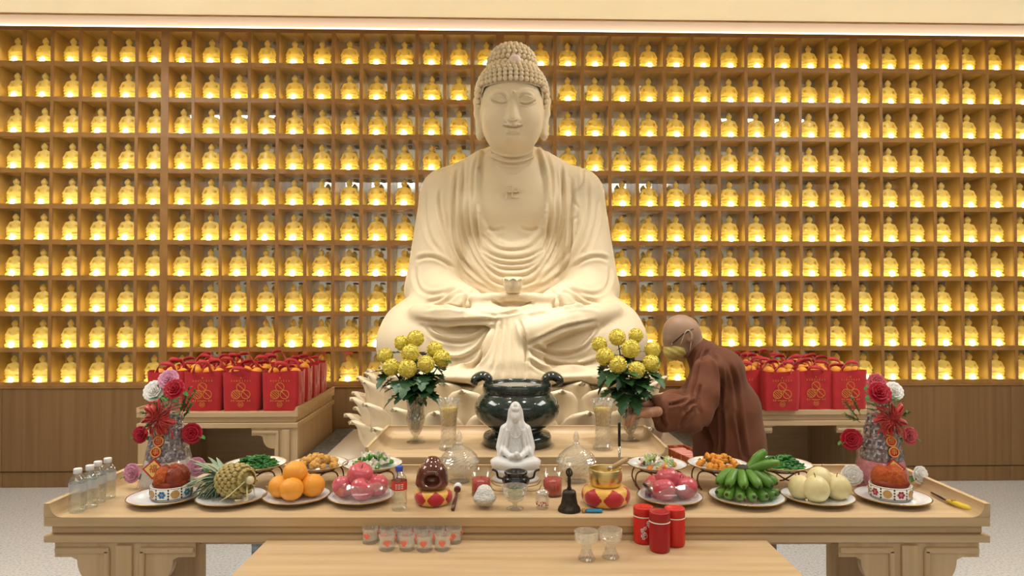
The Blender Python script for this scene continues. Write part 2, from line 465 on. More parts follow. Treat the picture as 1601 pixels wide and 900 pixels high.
for sgn, e in ((-1, ext[0]), (1, ext[1])):
    MB().box((e+sgn*1.5, .1, (Z0+ZT)/2), (3.0, .2, ZT-Z0+.02)).obj('end_panel', WALLW, wall)
niches = []
for s_ in secs:
    for a, b in zip(s_[:-1], s_[1:]):
        for r in range(NR): niches.append(((a+b)/2, r, b-a))
    MB().box(((s_[0]+s_[-1])/2, DEP-.004, (Z0+ZT)/2), (s_[-1]-s_[0]-.03, .006, ZT-Z0-.03)).obj('mirror_back', MIRROR, wall)
# cornice and cove above the niches

COVE = CREAM
MB().box((0, .22, ZT+.35), (15, .03, .7)).obj('cove_back', COVE, wall)
LED = emis('led_strip', 'FFD8B4', 4.5)
MB().box((0, .13, ZT+.045), (15, .03, .055)).obj('led_strip', LED, wall, label='bright white light strip along the cove')
# ceiling with a dark edge trim
ceil = MB().box((0, -3.27, ZT+.045), (16, 6, .08)).obj('ceiling', CREAM); ceil.location = (0, WY0, 0); ceil.rotation_euler = (0, 0, WTH); structure(ceil)
tr = MB().box((0, -.262, ZT+.043), (16, .02, .09), bev=.002).obj('trim_1', NICHEW); tr.location = (0, WY0, 0); tr.rotation_euler = (0, 0, WTH); structure(tr)
top = MB().box((0, -.02, ZT+.69), (15, .5, .03)).obj('cove_top', COVE, wall)

wf_ = MB().box((0, -3.5, 1.8), (16, .1, 3.7)).obj('wall_front', mat('white_plaster', 'EFEDE6', .8)); structure(wf_)
# dais of pale stone with a granite border
DZ = .455
dais = thing('dais', 'low stone platform with granite border under the great statue', 'platform', (0, 4.38, 0), WTH*.9, kind='structure')
MB().box((0, 0, (DZ-.03)/2), (2.64, 1.86, DZ-.03)).obj('dais_body', GRAN, dais)
MB().box((0, .05, DZ-.015), (2.38, 1.70, .032)).obj('dais_top', STONE, dais)
for sx in (-1, 1): MB().box((sx*1.257, 0, DZ-.015), (.133, 1.88, .032), bev=.003).obj('border_slab', GRAN, dais)
MB().box((0, -.88, DZ-.015), (2.38, .12, .032), bev=.003).obj('border_slab', GRAN, dais)

# ================================================================== altar tables
def lip_profile(h, w_, t=.016, n=8):
    """concave lip: outline in (x,z), x grows inwards from the outer face, z from the table top"""
    P = [(0, 0), (0, h), (t, h)]
    for i in range(1, n+1):
        a = i/n*PI/2; P.append((t+(w_-t)*(1-math.cos(a)), h-h*math.sin(a)))
    return P
def altar_table(name, label, W, D, zt, lip, loc, rz, leg_w, leg_in, apron=True, back_lip=True, side_solid=False, drop=.0, mats=None, inward=False, bscale=1.0, band=.065):
    t = thing(name, label, 'table', loc, rz)
    wx, wy, wz = mats or (WOODX, WOODY, WOODZ)
    h, w_, th = lip
    # top board, front edge mouldings
    MB().box((0, D/2, zt-.015), (W, D, .03), bev=.0015).obj('table_top', wx, t)
    b = band
    MB().box((0, D/2, zt-.03-b*.22), (W-.03, D-.03, b*.44), bev=.004).obj('edge_moulding', wx, t)
    MB().box((0, D/2, zt-.03-b*.62), (W, D, b*.36), bev=.002).obj('lower_board', wx, t)
    zb = zt-.03-b*.8
    for sx in (-1, 1):
        pr = [(sx*(-W/2)+sx*x, z+zt) for x, z in lip_profile(h, w_, th)]
        if sx < 0: pr = pr[::-1]
        m = MB().prism(pr[::-1], 'y', 0, D)
        m.obj('end_lip', wy, t)
    if back_lip:
        pr = [(D-x, z+zt) for x, z in lip_profile(h, w_, th)]
        MB().prism(pr, 'x', -W/2+th, W/2-th).obj('back_lip', wx, t)
    # legs: pilaster between shouldered brackets
    for sx in (-1, 1):
        cx = sx*(W/2-leg_in)
        leg = thing_part('leg', t)
        # slab running back
        if not inward: MB().box((cx, D/2, zb/2), (leg_w*.55, D-.04, zb)).obj('leg_slab', wz, leg)
        hw = leg_w*.5; q = bscale
        out = [(-hw, 0), (hw, 0), (hw, zb-.150*q), (hw+.01*q, zb-.150*q)]
        for i in range(0, 9):
            a = i/8*PI/2; out.append((hw+.02*q+.065*q*math.sin(a)*1.0, zb-.150*q+.085*q*(1-math.cos(a))))
        out += [(hw+.105*q, zb-.055*q), (hw+.165*q, zb-.055*q), (hw+.165*q, zb)]
        lo = [(-x, z) for x, z in out[::-1]]
        poly = [p for p in lo if p[1] > .001]+[(-hw, 0), (hw, 0)]+out[2:]
        if inward: poly = [(max(-sx*0-hw if sx < 0 else -9, min(hw if sx > 0 else 9, x)), z) for x, z in poly]
        MB().prism([(x+cx, z) for x, z in poly], 'y', .012, .04).obj('bracket', wz, leg)
        MB().box((cx, .012, zb/2-.005), (leg_w*.34, .02, zb-.01), bev=.002).obj('pilaster', wz, leg)
        for s2 in (-1, 1):
            bw = .014*q
            if inward and s2 == sx: continue
            x1 = hw*.72
            MB().box((cx+s2*x1, .010, (zb-.03*q)/2), (bw*1.5, .014, zb-.03*q), bev=.003).obj('bead', wz, leg)
            MB().box((cx+s2*(x1+(hw+.155*q-x1)/2), .010, zb-.030*q), (hw+.155*q-x1+bw, .014, bw*1.5), bev=.003).obj('bead', wx, leg)
    if side_solid:
        for sx in (-1, 1): MB().box((sx*(W/2-.03), D/2+.02, zb/2), (.03, D-.06, zb)).obj('side_panel', wz, t)
        MB().box((0, D-.03, zb/2), (W-.08, .03, zb)).obj('back_panel', DARKIN, t)
    else:
        MB().box((0, D/2, zb-.012), (W*.8, D-.1, .02)).obj('under_board', DARKIN, t)
    return t
def thing_part(name, parent):
    o = bpy.data.objects.new(name, None); COL.objects.link(o); o.parent = parent; return o

ZF = .76   # front table top
FY = onz(800, 808, ZF).y
front = altar_table('altar_table', 'long light oak altar table with scrolled ends crowded with offerings', 3.03, .52, ZF, (.043, .055, .018), (.016, FY, 0), 0, .155, .255, bscale=.9)
ZM = .79
MYF = onz(571, 699, ZM+.04).y
midt = altar_table('altar_table', 'short oak altar table with tray edge holding the dark censer and two flower vases', 1.282, .50, ZM, (.04, .06, .012), (.020, MYF, 0), 0, .12, .16, bscale=.7)
ZS = .76
for sx, lab in ((-1, 'square oak side table with red gift bags beside pineapple and left flower tower'), (1, 'square oak side table with red gift bags standing behind the monk')):
    if sx < 0: lab = 'square oak side table with red gift bags standing behind the pineapple'
    altar_table('side_table', lab, .98, .97, ZS, (.03, .05, .014), (sx*1.318+sx*.49+(.03 if sx > 0 else 0), 4.2+(0 if sx < 0 else .09), 0), WTH, .14, .075, back_lip=False, side_solid=True, inward=True, bscale=.85, band=.085)
ZB = .688
bench = thing('offering_bench', 'plain pale oak bench pushed against the front of the long altar table', 'bench', (.0145, FY-.643, 0))
MB().box((0, .32, ZB-.02), (1.60, .64, .04), bev=.003).obj('bench_top', WOODX, bench)
MB().box((0, .32, ZB-.07), (1.52, .54, .06)).obj('bench_rail', WOODX, bench)
for sx in (-1, 1):
    for yy in (.06, .58): MB().box((sx*.72, yy, (ZB-.04)/2), (.06, .06, ZB-.04), bev=.003).obj('leg', WOODZ, bench)

# ================================================================== figurines in the niches
FIG = bpy.data.materials.new('lit_yellow_glass'); FIG.use_nodes = True
def _fig():   # coloured glass: lets the lamp in its base shine through, gives off no light itself
    nt = FIG.node_tree; b = nt.nodes['Principled BSDF']; I = b.inputs
    I['Base Color'].default_value = (*lin('F6E894'), 1); I['Roughness'].default_value = .25; I['Specular IOR Level'].default_value = .7
    t = nt.nodes.new('ShaderNodeBsdfTranslucent'); t.inputs[0].default_value = (*lin('F6E27A'), 1)
    mx = nt.nodes.new('ShaderNodeMixShader'); mx.inputs[0].default_value = .5
    nt.links.new(b.outputs[0], mx.inputs[1]); nt.links.new(t.outputs[0], mx.inputs[2]); nt.links.new(mx.outputs[0], nt.nodes['Material Output'].inputs[0])
_fig()
FIGLED = emis('figurine_lamp', 'FFF4CC', 36)
def fig_shape(hh):
    f = SDF((-.07, -.06, -.002), (.07, .06, .2), hh)
    f.ell((0, .0, .012), (.060, .045, .020), .0); f.ell((0, .0, .038), (.054, .04, .016), .006)
    f.ell((0, -.008, .058), (.054, .034, .017), .008)
    f.cone((0, .004, .06), (0, .006, .115), .027, .026, .01, sc=(1.15, .9, 1))
    for sx in (-1, 1):
        f.cone((sx*.03, .004, .118), (sx*.042, -.004, .082), .014, .013, .008); f.cone((sx*.042, -.004, .08), (sx*.012, -.026, .07), .012, .008, .008)
    f.cone((0, .004, .13), (0, .002, .15), .010, .010, .006); f.ell((0, 0, .160), (.0185, .019, .021), .005); f.ell((0, .002, .180), (.009, .009, .010), .004)
    for sx in (-1, 1):
        f.ell((sx*.030, -.014, .094), (.008, .02, .014), .003, 'cut'); f.ell((sx*.0065, -.0185, .163), (.004, .003, .002), .001, 'cut')
    f.ell((0, -.024, .108), (.010, .006, .020), .004, 'cut'); f.cone((-.06, -.03, .0475), (.06, -.03, .0475), .003, .003, .002, 'cut'); f.cone((-.06, -.042, .0275), (.06, -.042, .0275), .003, .003, .002, 'cut')
    return f.net(0)
FV, FF = fig_shape(.0042); GV, GF = fig_shape(.0062)
GV = GV*np.array([1.28, 1.05, 1.13])
FV = FV*np.array([1.28, 1.05, 1.13])
fig_me = mesh_np('figurine', FV, FF); fig_me.materials.append(FIG)
led_me = MB().ball((0, -.040, .022), (.022, .010, .026), 10, 6).mesh('led', [FIGLED])
SPOTM = mat('lamp_metal', '8E8574', .35, metal=.6)
lamp_me = MB().lathe([(.006, 0), (.017, 0), (.017, .012), (.006, .016)], 10).mesh('lamp', [SPOTM])
# which niches the camera can see (behind the great statue and the ceiling edge some are hidden)
def hidden(px, py):
    if 668 < px < 930 and 318 < py < 500: return True
    if 690 < px < 905 and 262 < py < 330: return True
    if 758 < px < 846 and 102 < py < 262: return True
    if 615 < px < 985 and 490 < py < 610: return True
    if 1090 < px < 1135 and 560 < py < 610: return True
    return False
vis = []; unseen = []
for u, r, wdt in niches:
    z = Z0+r*PZ+.022
    P = Vector((u*math.cos(WTH)-.075*math.sin(WTH), WY0+u*math.sin(WTH)+.075*math.cos(WTH), z+.08))
    a, b = proj(np.array([P]))
    (vis if -25 < a[0] < 1626 and not hidden(a[0], b[0]) else unseen).append((a[0], b[0], u, r, z))
vis.sort(key=lambda q: abs(q[0]-800))
shown, rest = vis[:300], vis[300:]+unseen
for a, b, u, r, z in shown:
    t = thing('buddha_figurine', 'small glowing yellow glass Buddha figurine seated in a square wall niche', 'figurine', (u*math.cos(WTH)-.075*math.sin(WTH), WY0+u*math.sin(WTH)+.075*math.cos(WTH), z-.005), WTH, 'glass figurines in the niche wall')
    link('glass_body', fig_me, None, t); link('base_lamp', led_me, None, t)
    link('niche_lamp', lamp_me, None, wall, (u+.035, .15, z+.208))
if rest:
    V = np.concatenate([GV+np.array([u, .075, z-.005]) for a, b, u, r, z in rest]); n = len(GV)
    Fq = np.concatenate([GF+i*n for i in range(len(rest))])
    me = mesh_np('more_figurines', V, Fq); me.materials.append(FIG)
    o = link('more_buddha_figurines', me, None); o.location = (0, WY0, 0); o.rotation_euler = (0, 0, WTH)
    tag(o, 'remaining glowing yellow glass Buddha figurines in the outermost wall niches', 'figurine', None, 'stuff')
    m = MB()
    for a, b, u, r, z in rest: m.ball((u, .075-.040, z-.005+.022), (.022, .010, .026), 8, 6)
    m.obj('base_lamps', FIGLED, o)
# ================================================================== great seated Buddha on a lotus throne
IVORY = mat('ivory_marble', 'E3D2B3', .48, spec=.4, var='DDCAA8', scale=(3, 3, 3))
def mirror_line(L): return [(1603.0-x, y) for x, y in L]
def displace(Wv, Fq, lines, thr=.0):
    N = vnormals(Wv, Fq); px, py = proj(Wv); front = np.clip((-N[:, 1]-thr)/.25, 0, 1)
    D = np.zeros(len(Wv))
    for line, wd, amp, kind in lines:
        L = np.array(line); lo = L.min(0)-4*wd; hi = L.max(0)+4*wd
        m = np.nonzero((px > lo[0]) & (px < hi[0]) & (py > lo[1]) & (py < hi[1]) & (front > 0))[0]
        if len(m) == 0: continue
        d, t = pl_dist(px[m], py[m], line)
        tp = np.clip(np.minimum(t, 1-t)*6, 0, 1)**.7
        if kind == 'r': f = np.exp(-(d/wd)**2)
        elif kind == 'c': f = -np.exp(-(d/wd)**2)+.45*np.exp(-((d-2.0*wd)/wd)**2)
        elif kind == 'b': f = np.exp(-(d/wd)**2); tp = 1
        D[m] += amp*f*tp*front[m]
    return Wv+N*D[:, None]
def poly_sd(px, py, poly):
    """signed distance in pixels to a closed outline, negative inside"""
    d, _ = pl_dist(px, py, list(poly)+[poly[0]]); ins = np.zeros(len(px), bool); P = np.array(poly); n = len(P)
    for i in range(n):
        a, b = P[i], P[(i+1) % n]
        c = ((a[1] > py) != (b[1] > py)) & (px < (b[0]-a[0])*(py-a[1])/(b[1]-a[1]+1e-9)+a[0]); ins ^= c
    return np.where(ins, -d, d)

statue = thing('buddha_statue', 'huge ivory stone Buddha statue seated in meditation with closed eyes and beaded hair', 'statue', (0, 4.35, 1.0))
b = SDF((-.95, 3.50, .96), (.95, 4.85, 2.52), .0088)
b.cone((0, 4.44, 1.25), (0, 4.43, 2.12), .36, .335, .05, sc=(1.12, .80, 1))
b.ell((0, 4.30, 1.62), (.30, .17, .26), .10)
for sx in (-1, 1):
    b.cone((sx*.10, 4.43, 2.33), (sx*.41, 4.40, 2.13), .10, .165, .08)
    b.ell((sx*.16, 4.24, 2.02), (.19, .12, .15), .10)                                    # chest
    b.cone((sx*.405, 4.39, 2.10), (sx*.495, 4.27, 1.52), .188, .172, .05)                 # upper arm
    b.cone((sx*.49, 4.25, 1.50), (sx*.26, 3.95, 1.42), .155, .105, .06)                   # forearm in sleeve
    b.cone((sx*.46, 4.10, 1.44), (sx*.62, 4.00, 1.33), .13, .10, .08)                     # sleeve on thigh
    b.cone((sx*.30, 3.93, 1.42), (sx*.10, 3.85, 1.42), .075, .062, .02)                   # wrist
    b.cone((sx*.24, 4.42, 1.22), (sx*.585, 3.99, 1.205), .22, .195, .08)                  # thigh
    b.cone((sx*.57, 3.94, 1.18), (0, 3.86, 1.16), .185, .17, .08)                         # shin
    b.ell((sx*.50, 3.95, 1.03), (.24, .30, .055), .05)
    b.cone((sx*.21, 3.80, 1.452), (sx*.014, 3.775, 1.474), .032, .023, .012)              # thumb
b.ell((0, 4.15, 1.2), (.5, .35, .2), .1)
b.ell((0, 3.86, 1.04), (.60, .30, .055), .05)
b.ell((0, 3.845, 1.415), (.255, .10, .048), .02)                                          # palms
for k in range(4):
    z = 1.425-.016*k
    b.cone((-.20, 3.79-.012*k, z), (.12-.02*k, 3.755-.010*k, z-.016), .027, .017, .007)
    b.cone((.20, 3.78-.012*k, z-.020), (-.11+.015*k, 3.745-.010*k, z-.040), .026, .017, .006)
p = ony(802, 474.5, 3.745); b.ell((p.x, p.y, p.z), (.125, .060, .015), .008, 'cut')
# crossed feet and the front shin
def L3(px, py, y): return tuple(ony(px, py, y))
b.chain([L3(655, 491, 3.86), L3(700, 493, 3.76), L3(784, 498, 3.70)], [.062, .055, .030], .025)
b.chain([L3(955, 489, 3.88), L3(895, 500, 3.74), L3(832, 520, 3.665)], [.070, .066, .085], .02)
b.chain([L3(905, 487, 3.76), L3(825, 498, 3.68)], [.045, .035], .012)
# hanging pleated panel
b.cone((.01, 3.70, 1.30), (.0, 3.63, 1.04), .10, .17, .035, sc=(1.15, .42, 1))
BW, BF = b.net(3)
# open robe: chest set back inside the neckline
neck = [(757, 216), (750, 238), (746, 262), (745, 290), (746, 318), (752, 342), (762, 360), (778, 374), (800, 381), (826, 376), (843, 362), (852, 342), (857, 312), (856, 280), (850, 252), (843, 230), (839, 214)]
neck = [(757, 205)]+neck+[(839, 205)]
px, py = proj(BW); N = vnormals(BW, BF); sd = poly_sd(px, py, neck); fr = np.clip((-N[:, 1]-.05)/.3, 0, 1)
BW = BW+N*((np.clip(sd/3.0+.5, 0, 1)-1)*.030*fr)[:, None]
F_ = []
def fold(pts, wd=2.6, amp=.012, kind='c', both=True):
    L = spline(pts, 20); F_.append((L, wd, amp, kind))
    if both: F_.append((mirror_line(L), wd, amp, kind))
E = dict
# neckline roll
F_.append((neck[1:-1], 2.2, .010, 'b'))
# robe folds on the left of the picture
fold([(752, 232), (742, 262), (739, 300), (741, 340), (752, 392)], 2.0, .013, both=True)
fold([(744, 302), (744, 335), (747, 370), (753, 393)], 2.2, .020)
fold([(726, 252), (723, 290), (722, 335), (728, 372), (742, 405), (765, 432)], 2.2, .014)
fold([(716, 262), (711, 292), (709, 330), (710, 365), (720, 400), (742, 430), (775, 450)], 2.4, .018, both=False)
fold([(688, 296), (687, 320), (693, 350), (702, 378), (712, 404)], 2.4, .016, both=False)
fold([(665, 300), (664, 335), (672, 372), (690, 396)], 2.8, .010, both=False)
fold([(734, 300), (732, 345), (740, 382), (756, 412), (780, 428)], 2.2, .012)
fold([(700, 330), (702, 360), (716, 395), (735, 418), (762, 442)], 2.6, .012)
# right side with its wavy hem
fold([(893, 276), (895, 310), (892, 345), (890, 395), (882, 420), (862, 442)], 2.4, .020, both=False)
fold([(911, 258), (911, 285), (900, 302), (897, 314), (904, 326)], 2.0, .014, both=False)
fold([(901, 338), (895, 348), (893, 372), (889, 400)], 2.2, .014, both=False)
fold([(920, 275), (919, 330), (911, 372), (900, 402)], 2.6, .012, both=False)
fold([(936, 312), (932, 350), (920, 386), (908, 400)], 2.8, .010, both=False)
fold([(877, 250), (880, 300), (876, 350), (864, 395), (842, 425)], 2.2, .012, both=False)
# hanging swags below the chest
for pts, a in (([(753, 366), (775, 386), (801, 391), (828, 386), (850, 366)], .014), ([(752, 388), (775, 400), (801, 404), (828, 400), (851, 388)], .016), ([(753, 395), (774, 409), (801, 413), (829, 409), (850, 394)], .013), ([(758, 407), (778, 418), (801, 421), (825, 418), (846, 406)], .012), ([(757, 414), (777, 429), (801, 433), (828, 428), (848, 412)], .014), ([(752, 425), (775, 441), (801, 446), (830, 441), (852, 424)], .012)):
    fold(pts, 2.2, a, both=False)
for pts in ([(735, 440), (765, 453), (780, 457)], [(725, 425), (750, 443), (780, 452)]): fold(pts, 2.2, .009)
# chest muscles
fold([(760, 357), (775, 360), (790, 356)], 2.5, .006)
# sleeves
fold([(651, 407), (662, 402), (678, 402), (695, 409), (710, 421)], 2.6, .016)
fold([(650, 416), (649, 435), (656, 452), (672, 460), (692, 458), (712, 450)], 2.8, .012)
fold([(665, 474), (690, 466), (705, 455), (720, 448), (731, 452)], 2.6, .014)
fold([(672, 480), (700, 470), (714, 458), (735, 455)], 2.4, .012)
fold([(664, 482), (700, 479), (722, 482), (727, 470), (737, 457), (746, 456)], 2.2, .016)
# lap folds
def lap(pts, wd=2.6, amp=.018, both=False): fold(pts, wd, amp, 'r', both); fold([(x, y+4.6) for x, y in pts], wd, amp*.8, 'c', both)
lap([(667, 503), (675, 519), (694, 527), (720, 530), (745, 523), (763, 508)])
lap([(684, 548), (712, 556), (738, 547), (756, 530), (768, 504)])
lap([(704, 578), (738, 567), (760, 545), (774, 506)])
lap([(838, 534), (858, 545), (884, 548), (910, 541), (929, 522), (935, 504)])
lap([(824, 541), (850, 557), (880, 566), (910, 565), (938, 556)])
lap([(824, 556), (846, 572), (872, 578), (930, 577)])
fold([(823, 539), (850, 527), (880, 513), (905, 507), (934, 501)], 2.4, .020, both=False)
fold([(650, 499), (690, 503), (740, 501), (785, 501)], 2.4, .016, both=False)
for pts, a in (([(776, 499), (768, 530), (754, 560), (732, 582)], .016), ([(785, 499), (780, 540), (768, 585)], .014), ([(793, 499), (791, 540), (786, 592)], .012), ([(804, 499), (804, 592)], .008), ([(811, 499), (816, 515), (822, 540), (823, 592)], .020)):
    fold(pts, 2.4, a, both=False)
fold([(766, 469), (784, 477), (801, 480), (819, 477), (837, 469)], 1.8, .014, both=False); fold([(776, 492), (800, 489), (822, 483), (838, 473)], 1.8, .014, both=False); fold([(730, 458), (726, 472), (728, 486)], 2.0, .016); fold([(745, 487), (765, 491), (778, 494)], 2.0, .012)
BW = displace(BW, BF, F_)
BW = relax(BW, BF, .3)
o = link('body', mesh_np('body', BW-np.array([0, 4.35, 1.0]), BF), IVORY, statue)
# head
h = SDF((-.26, 3.95, 2.12), (.26, 4.55, 2.93), .0037)
h.ell((0, 4.27, 2.66), (.196, .225, .26), 0)
h.ell((0, 4.215, 2.575), (.179, .185, .235), .05)
h.ell((0, 4.170, 2.485), (.145, .125, .098), .08)
h.ell((0, 4.085, 2.418), (.055, .045, .032), .05)                       # chin
h.cone((0, 4.36, 2.16), (0, 4.31, 2.48), .150, .125, .05)
for sx in (-1, 1):
    h.ell((sx*.09, 4.115, 2.535), (.072, .06, .07), .06)               # cheek
    q = ony(801+sx*22, 151, 4.045); h.ell((q.x, q.y+.035, q.z), (.055, .042, .030), .03)      # closed lid
    h.chain([(sx*.196, 4.27, 2.74), (sx*.218, 4.285, 2.70), (sx*.215, 4.28, 2.62), (sx*.203, 4.265, 2.55), (sx*.200, 4.25, 2.475)], [.018, .030, .028, .026, .030], .012, sc=(.85, 1.2, 1))
    q = ony(801+sx*7.5, 186, 4.01); h.ell((q.x, q.y+.03, q.z), (.023, .027, .017), .015)      # nostril wing
a_ = ony(801, 150, 4.045); t_ = ony(801.5, 185, 3.985)
h.chain([(a_.x, a_.y+.02, a_.z), (t_.x, t_.y+.03, t_.z)], [.018, .033], .02)
q = ony(801, 197, 4.03); h.ell((q.x, q.y+.045, q.z-.006), (.060, .036, .030), .03)            # mouth mound
HW, HF = h.net(4)
HL = []
def fl(pts, wd, amp, kind='c', both=False):
    L = spline(pts, 16); HL.append((L, wd, amp, kind))
    if both: HL.append((mirror_line(L), wd, amp, kind))
fl([(768, 156), (777, 160.5), (785, 162), (793, 160.5)], 1.2, .007); fl([(812, 161), (821, 163), (829, 161.5), (838, 157)], 1.2, .007)
fl([(770, 150), (779, 146.5), (788, 149), (794, 155)], 1.3, .004, 'c', True)
fl([(766, 146), (774, 141.5), (784, 142), (792, 148), (795.5, 158)], 1.9, .006, 'r', True)
fl([(786, 196), (794, 198.4), (801.5, 199.4), (810, 198.4), (818, 196)], 1.2, .008, 'c')
fl([(791, 195), (797, 193.2), (801.5, 194.4), (806, 193.2), (813, 195)], 1.5, .005, 'r')
fl([(791, 202.6), (801.5, 204.4), (812, 202.6)], 2.0, .006, 'r')
fl([(794, 187.5), (797, 190), (801.5, 191), (806, 190), (809, 187.5)], 1.2, .006, 'c')
fl([(801.5, 191.5), (801.5, 194)], 1.4, .004, 'c')
fl([(790, 209), (801.5, 211), (813, 209)], 2.4, .004, 'c')
fl([(762, 236), (780, 245), (801, 248), (822, 245), (840, 236)], 1.8, .008, 'c'); fl([(758, 244), (780, 254), (801, 257), (822, 254), (845, 244)], 1.8, .008, 'c')
HL.append(([(803, 143.5), (803.2, 144)], 1.6, .009, 'b'))
HW = displace(HW, HF, [(l, w_, a*1.8, k) for l, w_, a, k in HL])
link('head', mesh_np('head', HW-np.array([0, 4.35, 1.0]), HF), IVORY, statue)
# hair: two domes covered in beads
hb = MB()
EH = [((0, 4.285, 2.735), (.222, .245, .215)), ((0, 4.30, 2.925), (.150, .165, .133))]
cap = SDF((-.26, 4.0, 2.5), (.26, 4.6, 3.1), .009)
cap.ell(EH[0][0], [r-.012 for r in EH[0][1]], 0); cap.ell(EH[1][0], [r-.012 for r in EH[1][1]], .03)
def hairline(x, y): # lowest z of the hair at a point round the head
    f_ = (4.30-y)/.245      # 1 front, -1 back
    return 2.752 if f_ > .62 else (2.752-(.62-f_)*.30 if f_ > 0.1 else 2.60)
CV, CF = cap.net(1)
keep = np.array([CV[f][:, 2].mean() > hairline(CV[f][:, 0].mean(), CV[f][:, 1].mean())-.006 for f in CF])
hair = link('hair', mesh_np('hair', CV-np.array([0, 4.35, 1.0]), CF[keep]), IVORY, statue)
for (c, r), z0, z1 in ((EH[0], 2.60, 2.93), (EH[1], 2.88, 3.06)):
    z = z0; row = 0
    while z < z1:
        s_ = math.sqrt(max(.02, 1-((z-c[2])/r[2])**2)); per = 2*PI*(r[0]+r[1])/2*s_; n = max(5, int(per/.0335))
        for j in range(n):
            a = 2*PI*(j+.5*(row % 2))/n; x = c[0]+r[0]*s_*math.cos(a); y = c[1]+r[1]*s_*math.sin(a)
            if z < hairline(x, y)+.008: continue
            hb.ball((x, y-4.35, z-1.0), .0172, 8, 5)
        slope = max(.25, s_); z += .0285*slope if z > c[2] else .0285; row += 1
hb.obj('hair_beads', IVORY, statue)['kind'] = 'stuff'
q = ony(805, 92, 4.10); MB().ball((q.x, 4.118-4.35, q.z-1.0), (.038, .026, .034), 16, 10).obj('crown_jewel', mat('pale_pink_stone', 'EFD9CC', .3), statue)
# emblem on the chest: low square strokes
eb = MB()
def strokes(segs, th, depth):
    for x0, z0, x1, z1 in segs:
        eb.box(((x0+x1)/2, 0, (z0+z1)/2), (abs(x1-x0)+th, depth, abs(z1-z0)+th), bev=.002)
g = .036
strokes([(-g, 0, g, 0), (0, -g, 0, g), (0, g, -g, g), (g, 0, g, g), (0, -g, g, -g), (-g, 0, -g, -g)], .009, .012)
m_ = (np.abs(BW[:, 0]) < .05) & (np.abs(BW[:, 2]-ony(801, 300, 4.15).z) < .05) & (BW[:, 1] < 4.35)
ye = BW[m_][:, 1].mean(); q = ony(801, 300, ye)
eb.obj('chest_emblem', IVORY, statue, (q.x, ye-4.35-.009, q.z-1.0), (-.06, 0, 0))
# small lotus cup above the hands
lc = thing_part('lotus_cup', statue); q = ony(802, 457, 3.765); lc.location = (q.x, 3.765-4.35, q.z-1.0-.004)
MB().lathe([(.0, 0), (.03, 0), (.045, .02), (.052, .05), (.050, .088), (.044, .090), (.04, .06), (0, .055)], 24).obj('cup', IVORY, lc)
def petal_mesh(wd, ht, cup, out, tip, th, base=.45, nu=10, nv=10, sharp=.55):
    """petal standing in the local xz plane, bulging towards -y; v up"""
    def f(u, v):
        x = 2*u-1
        wv = (base+(1-base)*math.sin(min(1, v/.55)*PI/2)) if v < .55 else math.cos((v-.55)/.45*PI/2)**sharp
        X = x*wd*max(wv, .0)
        y = -out*math.sin(v*PI*.62)+cup*(x*x)*wv*wv-tip*max(0, v-.72)**1.6*4
        return (X, y, ht*v)
    return MB().sheet(f, nu, nv, th)
pm = petal_mesh(.036, .075, .012, .02, .02, .006).mesh('petal', [IVORY])
for k in range(8):
    a = 2*PI*k/8; link('petal', pm, None, lc, (.032*math.sin(a), -.032*math.cos(a), .004), (.30*math.cos(a)*0, 0, a))
# ---------------------------------------------------------------- lotus throne
lotus = thing('lotus_throne', 'broad ivory lotus throne with rows of curling petals under the great statue', 'throne', (0, 4.27, DZ))
LV = [(.0, 0), (.86, 0), (.86, .05), (.74, .10), (.76, .45), (.82, .515), (.82, .528), (0, .528)]
MB().lathe(LV, 64, sy=.79).obj('core', IVORY, lotus)
def throne_petal(wd, ht, out, tip):
    def f(u, v):
        x = 2*u-1
        wv = .80+.20*math.sin(min(1, v/.35)*PI/2) if v < .35 else max(0, 1-((v-.35)/.65)**2.6)**.52
        X = x*wd*wv
        y = -out*math.sin(min(1, v/.62)*PI/2)**.8-tip*max(0, (v-.60)/.40)**2*(1-.45*x*x)+.06*x*x*wv
        return (X, y, ht*v)
    return MB().sheet(f, 14, 14, .026)
# tip radius, tip height above the dais, petal height, bulge, curl
tiers = [(1.03, .31, .30, .17, .085), (1.00, .425, .33, .15, .07), (.955, .535, .33, .11, .055), (.905, .565, .29, .05, .04)]
NP = 22
for ti, (rt, zt_, ht, out, tip) in enumerate(tiers):
    me = throne_petal(.142 if ti < 3 else .135, ht, out, tip).mesh('petal', [IVORY])
    r0 = rt-out-tip
    for k in range(NP):
        a = 2*PI*(k+.5*(ti % 2))/NP
        link('petal', me, None, lotus, (r0*math.sin(a), -r0*.79*math.cos(a), zt_-ht), (0, 0, math.atan2(math.sin(a)*.79, math.cos(a))))
# ================================================================== offerings: helpers and materials
def T(px, py): return onz(px, py, ZF)
def TM(px, py): return onz(px, py, ZM)
def TB(px, py): return onz(px, py, ZB)
CLEAR = glass('clear_glass', 'F8FAF8', .05)
CUT = glass('cut_crystal', 'F8F7F3', .12, .17, 'FBF9F2', .03)
PLAST = glass('clear_plastic', 'EDEFEC', .09, .05)
PORC = mat('white_porcelain', 'E6E7E8', .12, spec=.6, coat=.4)
GOLD = mat('gold_rim', 'B08D57', .3, metal=.7)
WHITEP = mat('white_plastic', 'E8E8E6', .35)
REDP = mat('red_plastic', 'C8261E', .3)
DKRED = mat('dark_red_plastic', 'A0161E', .32)
ORANGE = mat('orange_peel', 'F0A43A', .4, var='E99A2E', scale=(9, 9, 9), bump=.25, bscale=300)
APPLE = mat('apple_skin', 'CC5A62', .25, var='D9808A', scale=(14, 14, 40), var2='C4505B', coat=.3)
APPLED = mat('apple_skin_dark', 'B8404C', .25, var='C9606A', scale=(14, 14, 40), coat=.3)
PEAR = mat('pear_skin', 'DDD0A0', .4, var='D4C48C', scale=(30, 30, 30))
